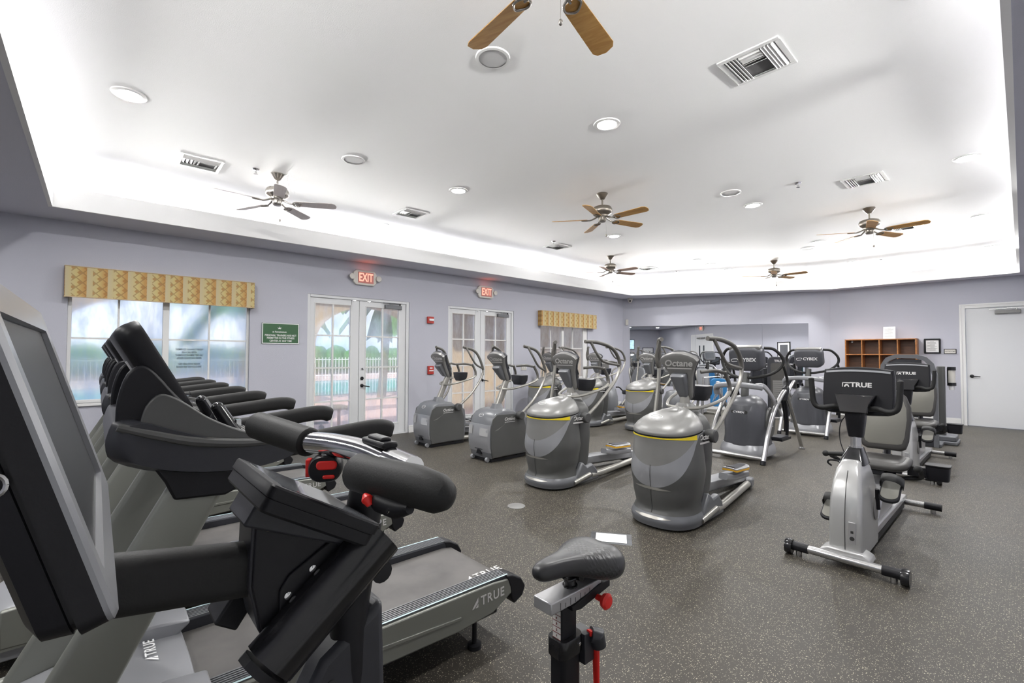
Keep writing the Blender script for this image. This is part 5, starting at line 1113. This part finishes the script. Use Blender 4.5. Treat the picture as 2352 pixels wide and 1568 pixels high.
    g = G(); g.tube([(-.21, .42, 1.56), (-.33, .46, 1.54), (-.42, .52, 1.42), (-.41, .52, 1.30), (-.30, .44, 1.19), (-.12, .32, 1.135), (0, .30, 1.13), (.12, .32, 1.135), (.30, .44, 1.19), (.41, .52, 1.30), (.42, .52, 1.42), (.33, .46, 1.54), (.21, .42, 1.56)], .021, 12, smooth=6); obj('handle_loop', g, 'rubber', t)
    return t
a1 = arc(-2.70, 6.70, 'arc trainer nearer the camera, behind the nearest elliptical')
dup(a1, (-2.68, 9.55, 0), label='arc trainer farther back, between its twin and the cubby shelf')

# ================================================================ recumbent bikes
def recumbent(x, y, label):
    t = thing('recumbent_bike', label, 'exercise bike', (x, y, 0), group='silver recumbent bikes')
    for yy in (-.06, 1.88):
        hw = .33
        g = G(); g.cyl((-hw+.1, yy, .062), (hw-.1, yy, .062), .028, 16); obj('stabilizer_bar', g, 'steel', t)
        for s in (-1, 1):
            g = G(); g.cyl((s*(hw-.12), yy, .062), (s*hw, yy, .062), .033, 16); ec = obj('end_cap', g, 'black', t)
            if yy < 0: g = G(); g.lathe([(0, -.022), (.05, -.022), (.055, 0), (.05, .022), (0, .022)], (s*(hw-.0), yy-.01, .055), axis='x', n=22); obj('transport_wheel', g, 'black_gloss', ec)
            g = G(); g.cyl((s*(hw-.06), yy, 0), (s*(hw-.06), yy, .035), .02, 12); obj('leveling_foot', g, 'steel', t)
    # silver shroud: front face narrows upward
    secs = []
    for z_, w, y0, y1 in ((.07, .10, -.005, .50), (.12, .098, -.015, .52), (.30, .097, -.012, .55), (.45, .094, .01, .52), (.56, .086, .05, .47), (.64, .074, .10, .42), (.69, .055, .16, .36), (.70, .04, .18, .34)):
        c = (y0+y1)/2; secs.append([(a, c+b, z_) for a, b in rrect(2*w, y1-y0, .028, 4)])
    g = G(); g.loft(secs); sh = obj('shroud', g, 'silver_lt', t, ang=50)
    g = G(); g.tube([(0, -.017, .1), (0, -.0155, .3), (0, .008, .45), (0, .048, .56), (0, .098, .64)], .002, 6); obj('shroud_seam', g, 'ink', sh)
    g = G(); g.prism([(-.155, .065), (-.14, .095), (-.10, .115), (.10, .115), (.14, .095), (.155, .065)], 'y', -.045, .10); obj('base_flange', g, 'silver_lt', sh, bevel=.008)
    g = G(); g.box(.022, .062, -.0185, -.010, .16, .31); pp = obj('power_plate', g, 'silver', sh, bevel=.002)
    g = G(); g.box(.034, .05, -.0205, -.018, .235, .252); g.lathe([(0, 0), (.014, 0), (.014, -.003), (0, -.003)], (.042, -.0185, .20), axis='y', n=14); obj('power_socket', g, 'ink', pp)
    g = G(); g.prism([(.12, .075), (1.95, .075), (1.95, .115), (.55, .14), (.12, .14)], 'x', -.075, .075); bm_ = obj('base_beam', g, 'silver', t, bevel=.008)
    g = G(); g.box(-.076, .076, .5, 1.8, .03, .073); obj('beam_underside', g, 'black', bm_)
    g = G(); g.prism([(.75, .13), (1.40, .13), (1.44, .30), (1.30, .42), (1.15, .42), (1.0, .34)], 'x', -.055, .055); obj('seat_riser', g, 'silver', t, bevel=.01)
    # cranks and pedals
    for s in (-1, 1):
        g = G(); g.lathe([(0, 0), (.055, 0), (.06, s*.01), (.05, s*.014), (0, s*.016)], (s*.095, .40, .33), axis='x', n=26); g.v = [(a, b, .33+(c-.33)*1.4) for a, b, c in g.v]; obj('crank_cover', g, 'grey', t)
        dz = .15 if s > 0 else -.085; dy = .10*s
        g = G(); g.tube([(s*.115, .40, .33), (s*.118, .40+dy*-.3, .33+dz)], [.016, .013], 10); cr = obj('crank_arm', g, 'black', t)
        cy, cz = .40+dy*-.3, .33+dz; T = Matrix.Translation((s*.19, cy+.03, cz)) @ Matrix.Rotation(math.radians(30), 4, 'X')
        g = G(); g.loft([[(a, b, z_) for a, b in rrect(.12, .24, .05, 5)] for z_ in (-.014, .008)]); g.xf(T); pd = obj('pedal', g, 'black', cr, bevel=.006)
        g = G(); g.loft([[(a, b, z_) for a, b in rrect(.10, .20, .045, 5)] for z_ in (.008, .011)]); g.xf(T); obj('pedal_pad', g, 'seat_grey', pd)
        g = G(); P = [(-.065, .0, 0), (-.06, .0, .05), (-.02, -.01, .075), (.03, -.01, .07), (.065, 0, .03), (.068, 0, -.01)]; g.loft([[Vector(p)+Vector((0, w_, 0)) for p in spline(P, 4)] for w_ in (.03, .11)], cap=False, closed=False); g.xf(T); st = obj('pedal_strap', g, 'rubber', pd); sm = st.modifiers.new('solid', 'SOLIDIFY'); sm.thickness = .004
    # column
    g = G(); g.loft([[(a, .29+b+zo, z_) for a, b in rrect(*sz, .02, 3)] for z_, sz, zo in ((.665, (.16, .20), -.0), (.70, (.14, .17), .01), (.775, (.085, .11), .06))]); obj('column_boot', g, 'black_gloss', t, bevel=.003)
    g = G(); g.cyl((0, .34, .76), (0, .355, .93), .034, 18); g.cyl((0, .341, .77), (0, .342, .78), .045, 18); obj('column', g, 'steel', t)
    g = G(); g.loft([[(a, .36+b, z_) for a, b in rrect(*sz, .03, 4)] for z_, sz in ((.85, (.09, .09)), (.88, (.10, .10)), (1.0, (.125, .12)), (1.06, (.125, .12)))]); obj('neck', g, 'black', t, ang=40)
    g = G(); g.prism([(-.125, 1.165), (-.095, 1.10), (-.085, 1.035), (.085, 1.035), (.095, 1.10), (.125, 1.165)], 'y', .27, .42); g.v = [(a, b+(.045 if (c > 1.15 and b < .3) else (.0)), c) for a, b, c in g.v]; pdv = obj('console_bracket', g, 'black_gloss', t, bevel=.006)
    T = Matrix.Translation((0, .44, 1.185)) @ Matrix.Rotation(math.radians(-8), 4, 'X')
    o = []
    W2, H2 = .225, .175
    shp = [(-W2*.97, -H2*.9), (-W2*.80, -H2*.98), (-.09, -H2*1.02), (.09, -H2*1.02), (W2*.80, -H2*.98), (W2*.97, -H2*.9), (W2, -.05), (W2*.985, .10), (W2*.96, H2*.94), (W2*.5, H2*1.04), (0, H2*1.07), (-W2*.5, H2*1.04), (-W2*.96, H2*.94), (-W2*.985, .10), (-W2, -.05)]
    g = G(); g.loft([[(a*k, yy, b*k) for a, b in shp] for yy, k in ((-.035, .955), (-.028, .985), (-.012, .985), (-.010, 1.0), (.028, 1.0), (.036, .98))]); g.xf(T); hd = obj('console_head', g, 'black', t, bevel=.003, ang=40)
    g = G(); n_ = 10; g.loft([[(-.20+.40*i/n_, yy, .135+.012*(1-(2*i/n_-1)**2)+dz_) for i in range(n_+1)]+[(.20-.40*i/n_, yy, .150+.012*(1-(1-2*i/n_)**2)+dz_) for i in range(n_+1)] for yy, dz_ in ((-.040, 0), (-.034, 0))]); g.xf(T); obj('grey_strip', g, 'grey_blue', hd)
    g = G(); oldlogo(g, .048, T @ Vector((.0, -.0365, .045)), (1, 0, 0), T.to_3x3() @ Vector((0, 0, 1))); obj('lettering', g, 'lettering', hd)
    g = G(); g.box(-.17, .17, .034, .039, -.11, .13); g.xf(T); obj('display_glass', g, 'screen', hd)
    for s in (-1, 1):
        g = G(); P = [(s*.06, .34, 1.06), (s*.13, .33, 1.07), (s*.20, .31, 1.055), (s*.245, .30, 1.07), (s*.262, .30, 1.12), (s*.268, .30, 1.20), (s*.272, .30, 1.275)]; g.tube(spline(P, 5), .0195, 14); g.ball((s*.272, .30, 1.275), .0195, 12, (1, 1, .5)); obj('handlebar', g, 'rubber', t)
    # seat
    T = Matrix.Translation((0, 1.18, .535)) @ Matrix.Rotation(math.radians(4), 4, 'X')
    g = G(); g.loft([[(a*k, b*k, z_+abs(a)*.06) for a, b in rrect(.42, .40, .10, 6)] for z_, k in ((-.03, .92), (-.018, .99), (.005, 1), (.02, .96), (.03, .86))]); g.xf(T); ct = obj('seat', g, 'vinyl', t, ang=60)
    g = G(); g.loft([[(a*k, b*k, z_+abs(a)*.06) for a, b in rrect(.34, .32, .10, 6)] for z_, k in ((.031, 1), (.035, .98))]); g.xf(T); obj('seat_pad', g, 'vinyl', ct, ang=60)
    g = G(); g.box(-.15, .15, -.02, .02, -.075, -.045); g.cyl((-.10, -.08, -.075), (.12, -.08, -.075), .02, 12); g.box(-.05, .05, -.15, .15, -.06, -.035); g.xf(T); obj('seat_mount', g, 'charcoal', t, bevel=.003)
    T = Matrix.Translation((0, 1.44, .895)) @ Matrix.Rotation(math.radians(-14), 4, 'X')
    sh2 = [(-.155, -.27), (-.12, -.29), (.12, -.29), (.155, -.27), (.175, -.20), (.19, -.02), (.185, .10), (.15, .20), (.09, .255), (0, .27), (-.09, .255), (-.15, .20), (-.185, .10), (-.19, -.02), (-.175, -.20)]
    def bow(a): return -.9*a*a
    g = G(); g.loft([[(a*k, yy+bow(a)*.6, b*k) for a, b in sh2] for yy, k in ((.045, .88), (.035, .97), (.0, 1.0), (-.02, .97), (-.03, .88))]); g.xf(T); bk = obj('backrest', g, 'vinyl', t, bevel=.006, ang=60)
    g = G(); g.loft([[(a*k, yy+bow(a)*.6, b*k) for a, b in sh2] for yy, k in ((-.031, .84), (-.036, .81))]); g.xf(T); obj('back_pad', g, 'seat_grey', bk, ang=60)
    g = G(); g.tube([(0, 1.34, .38), (0, 1.46, .42), (0, 1.54, .62), (0, 1.58, .9)], .025, 10, smooth=4); obj('back_support', g, 'charcoal', t)
    # side handles, cup holder, lever, hook
    g = G(); g.tube([(.16, 1.22, .42), (.26, 1.22, .44), (.28, 1.1, .50), (.28, 1.0, .56), (.28, .92, .565)], .018, 12, smooth=4); g.ball((.28, .92, .565), .026, 12); obj('side_handle', g, 'rubber', t)
    g = G(); g.tube([(-.16, 1.22, .42), (-.26, 1.22, .46), (-.30, 1.1, .53), (-.31, 1.0, .565)], .018, 12, smooth=4); g.tube([(-.18, .98, .60), (-.34, .96, .585)], [.022, .017], 12); g.ball((-.345, .96, .585), .026, 12); obj('side_handle', g, 'rubber', t)
    g = G(); g.tube([(-.14, 1.0, .46), (-.24, 1.0, .52), (-.32, 1.0, .525), (-.34, 1.0, .50), (-.31, 1.0, .475)], .008, 8, smooth=4); obj('adjust_hook', g, 'black', t)
    g = G(); g.loft([[(.37+a*k, 1.24+b*k, z_) for a, b in rrect(.15, .13, .03, 4)] for z_, k in ((.44, .88), (.445, .9), (.55, 1.0), (.555, 1.08), (.565, 1.08))]); g.box(.18, .32, 1.2, 1.28, .45, .53); obj('cup_holder', g, 'black', t, bevel=.003)
    g = G(); g.tube([(-.05, .36, 1.02), (-.11, .42, .93), (-.12, .44, .80), (-.08, .40, .70), (-.06, .38, .69)], .0035, 6, smooth=6); obj('sensor_cable', g, 'black', t)
    return t
b1 = recumbent(-.85, 3.90, 'silver recumbent bike nearest the camera at the right, TRUE on its black console')
dup(b1, (-.98, 7.14, 0), label='silver recumbent bike directly behind the nearest one')
# ================================================================ strength machines and rear trainers
def recumb_elliptical(x, y, label):
    t = thing('seated_elliptical', label, 'exercise machine', (x, y, 0), group='seated ellipticals before the mirror')
    g = G(); g.loft([ring(0, .2, z_, w, f, 2.6, 28, .25) for z_, w, f in ((.03, .22, .2), (.2, .24, .22), (.45, .22, .2), (.62, .15, .14), (.66, .05, .05))]); obj('housing', g, 'grey_mid', t, ang=50)
    g = G(); g.tube([(0, .3, .6), (0, .15, 1.0), (0, .1, 1.15)], .035, 12, smooth=3); obj('column', g, 'champagne', t)
    g = G(); g.loft([[(a, .06+yy, 1.22+b) for a, b in rrect(.26, .24, .06, 5)] for yy in (0, .05)]); cs = obj('console', g, 'grey', t, bevel=.01)
    g = G(); text(g, 'Octane', .06, (0, .058, 1.25), (1, 0, 0), (0, 0, 1), shear=.25, bold=.02); obj('lettering', g, 'lettering', cs)
    g = G(); g.box(-.07, .07, .3, 1.7, .03, .12); obj('base_beam', g, 'grey_blue', t, bevel=.01)
    for yy in (.05, 1.65): g = G(); g.box(-.28, .28, yy, yy+.09, 0, .05); obj('floor_bar', g, 'champagne', t, bevel=.01)
    g = G(); g.loft([[(a*k, 1.25+b*k, z_) for a, b in rrect(.42, .40, .1, 5)] for z_, k in ((.44, .95), (.46, 1), (.52, 1), (.54, .92))]); obj('seat', g, 'charcoal', t, ang=60)
    T = Matrix.Translation((0, 1.55, .86)) @ Matrix.Rotation(math.radians(-16), 4, 'X')
    sh = [(-.19, -.28), (.19, -.28), (.22, -.1), (.16, .18), (.10, .27), (-.10, .27), (-.16, .18), (-.22, -.1)]
    g = G(); g.loft([[(a*k, yy, b*k) for a, b in sh] for yy, k in ((.05, .85), (.04, .98), (-.02, 1), (-.035, .92))]); g.xf(T); obj('backrest', g, 'grey_mid', t, bevel=.02, ang=60)
    g = G(); g.tube([(0, 1.3, .1), (0, 1.45, .5), (0, 1.62, .9)], .03, 10, smooth=3); obj('seat_post', g, 'champagne', t)
    for s in (-1, 1):
        g = G(); g.tube([(s*.24, .45, .25), (s*.27, .8, .6), (s*.26, .75, 1.0), (s*.2, .85, 1.12)], .019, 10, smooth=4); obj('push_arm', g, 'champagne', t)
        g = G(); g.tube([(s*.26, 1.3, .45), (s*.27, 1.1, .6), (s*.27, .95, .62)], .017, 10, smooth=3); obj('side_handle', g, 'rubber', t)
        g = G(); g.loft([[(s*.15+a, .62+b, z_+(b*.4)) for a, b in rrect(.13, .3, .04, 3)] for z_ in (.22, .25)]); pd = obj('foot_pedal', g, 'charcoal', t)
        g = G(); g.loft([[(s*.15+a*1.03, .62+b*1.02, z_+(b*.4)) for a, b in rrect(.13, .3, .04, 3)] for z_ in (.226, .24)]); obj('pedal_edge', g, 'amber', pd)
    return t
r1 = recumb_elliptical(-6.75, 9.0, 'seated elliptical closest to the far left corner, facing the camera')
dup(r1, (-5.35, 9.6, 0), label='seated elliptical in front of the left part of the mirror')

def stack_machine(x, y, rz, label, pad='teal', tower=1.5, w=.5):
    t = thing('weight_machine', label, 'weight machine', (x, y, 0), rz)
    g = G(); g.loft([[(a, yy, .76*tower/1.5+b) for a, b in rrect(w, tower-.08, .10, 6)] for yy in (-.09, .09)]); sh = obj('stack_shroud', g, 'charcoal', t, bevel=.015)
    g = G(); g.loft([[(a, yy, .78*tower/1.5+b) for a, b in rrect(w*.72, tower*.72, .05, 4)] for yy in (-.098, -.09)]); obj('shroud_panel', g, 'vinyl', sh)
    g = G()
    for i in range(12): g.box(-w*.27, w*.27, -.104, -.098, .35+i*.045, .385+i*.045)
    obj('instruction_decal', g, 'grey', sh)
    g = G(); g.box(-w*.5, w*.5, -.2, .2, 0, .06); obj('base', g, 'steel', t, bevel=.01)
    g = G(); g.box(-.05, .05, .1, 1.25, .02, .10); g.box(-.3, .3, 1.2, 1.3, 0, .06); obj('floor_beam', g, 'steel', t, bevel=.01)
    g = G(); g.tube([(0, .95, .08), (0, 1.0, .42)], .035, 10); g.tube([(0, .1, .3), (0, .75, 1.15)], .035, 10); obj('frame_tube', g, 'steel', t)
    g = G(); g.loft([[(a*k, .98+b*k, z_) for a, b in rrect(.34, .36, .07, 5)] for z_, k in ((.42, .95), (.44, 1), (.49, 1), (.505, .93))]); obj('seat_pad', g, pad, t, ang=60)
    T = Matrix.Translation((0, .74, .82)) @ Matrix.Rotation(math.radians(8), 4, 'X')
    g = G(); g.loft([[(a*k, yy, b*k) for a, b in rrect(.30, .55, .07, 5)] for yy, k in ((-.035, .93), (-.02, 1), (.03, 1), (.045, .93))]); g.xf(T); obj('back_pad', g, pad, t, ang=60)
    for s in (-1, 1): g = G(); g.tube([(s*.15, .2, 1.25), (s*.36, .4, 1.22), (s*.40, .75, 1.1), (s*.36, .95, 1.08)], .018, 10, smooth=4); obj('press_arm', g, 'steel', t)
    return t
m1 = stack_machine(-3.75, 11.6, 0.35, 'dark weight stack machine with silver legs before the right part of the mirror', 'black', 1.45, .44)
g = G(); text(g, 'TRUE', .07, (0, -.1, 1.32), (1, 0, 0), (0, 0, 1), bold=.02); obj('lettering', g, 'lettering', m1)
for i, (x, rz, l) in enumerate(((-5.6, PI, 'teal padded weight machine against the near wall, leftmost from the television'), (-3.9, PI, 'teal padded weight machine against the near wall, between its two twins'), (-2.7, PI, 'teal padded weight machine against the near wall, beside the television'))):
    m = stack_machine(x, -3.1, rz, l) if i == 0 else dup(m, (x, -3.1, 0), rz, label=l)
    m['group'] = 'teal padded machines behind the camera'
# blue guarded machine by the mirror
t = thing('leg_machine', 'silver framed machine with bright blue guards behind the nearer arc trainer', 'weight machine', (-4.55, 10.3, 0), .5)
g = G(); g.loft([[(a, yy, .62+b) for a, b in rrect(.34, .62, .10, 6)] for yy in (-.03, .03)]); gd = obj('guard', g, 'blue', t, bevel=.01)
g = G()
for i in range(6): g.tube([(-.12+.04*i, -.036, .42+.05*(i % 3)), (-.02+.02*i, -.036, .72)], .008, 6)
obj('guard_slots', g, 'silver', gd)
g = G(); g.tube([(-.35, -.05, .03), (-.30, .0, .95), (.35, .1, 1.0), (.45, .15, .03)], .032, 10); g.tube([(-.35, .0, .52), (.42, .1, .55)], .025, 10); obj('frame', g, 'steel', t)
g = G(); g.box(-.42, -.3, -.5, .4, 0, .07); g.box(.38, .5, -.4, .5, 0, .07); obj('foot_beam', g, 'silver', t, bevel=.01)
g = G(); g.loft([[(a, .35+b, z_) for a, b in rrect(.4, .3, .06, 4)] for z_ in (.46, .52)]); g.tube([(.05, .35, .05), (.05, .35, .47)], .03, 8); obj('seat', g, 'charcoal', t, bevel=.01)

# tall machine behind the farther recumbent bike
t = thing('cable_machine', 'large rounded dark weight machine frame in front of the cubby shelf', 'weight machine', (-1.28, 9.95, 0))
g = G(); o = [(-.36, 0), (-.37, 1.0), (-.34, 1.30), (-.27, 1.42), (-.15, 1.475), (.12, 1.475), (.25, 1.43), (.33, 1.33), (.37, 1.15), (.37, 0)]; i_ = [(-.30, 0), (-.31, 1.0), (-.285, 1.27), (-.235, 1.36), (-.14, 1.41), (.11, 1.41), (.21, 1.375), (.275, 1.29), (.31, 1.13), (.31, 0)]
for k in range(len(o)-1): g.prism([o[k], o[k+1], i_[k+1], i_[k]], 'y', -.04, .04)
obj('hoop_frame', g, 'grey_mid', t, ang=30)
g = G(); g.prism([(-.305, .45), (-.305, 1.0), (-.28, 1.26), (-.23, 1.35), (-.14, 1.40), (.18, 1.385), (.18, .45)], 'y', -.02, .02); pn_ = obj('shroud_panel', g, 'charcoal', t, bevel=.005)
g = G(); g.box(.19, .23, -.03, .0, .78, 1.12); obj('towel_pad', g, 'teal', t, bevel=.015)
g = G(); g.box(.19, .28, -.035, -.005, 1.16, 1.2); obj('latch_plate', g, 'silver_lt', t)
g = G(); g.box(.18, .36, -.02, .02, .0, .45); g.box(.21, .23, -.03, -.02, .05, .45); obj('lower_column', g, 'charcoal', t, bevel=.004)
g = G(); g.box(-.36, .40, .0, .6, 0, .05); obj('base', g, 'grey_mid', t, bevel=.01)
g = G(); g.loft([[(a, .45+b, z_) for a, b in rrect(.10, .14, .03, 3)] for z_ in (0, 1.28)]); g.xf(Matrix.Translation((.36, .1, 0))); obj('rear_post', g, 'grey_dark', t, bevel=.01)
g = G(); g.box(.30, .56, .35, .85, .0, .06); g.box(.32, .54, .38, .8, .06, .14); obj('foot_plate', g, 'grey_mid', t, bevel=.015)
t = thing('cup_dispenser', 'white cup dispenser tube on the side of the dark machine post', 'dispenser', (-.79, 10.50, 0))
g = G(); g.cyl((0, 0, 1.0), (0, 0, 1.22), .046, 20); obj('tube', g, 'ivory', t)
g = G(); g.cyl((0, 0, 1.215), (0, 0, 1.27), .054, 20); g.cyl((0, 0, .96), (0, 0, 1.01), .056, 20); g.box(-.055, -.03, -.02, .02, .97, 1.25); obj('collar', g, 'black_gloss', t)
g = G(); g.cyl((0, 0, .89), (0, 0, .965), .033, 18, .04); obj('paper_cup', g, 'paper', t)
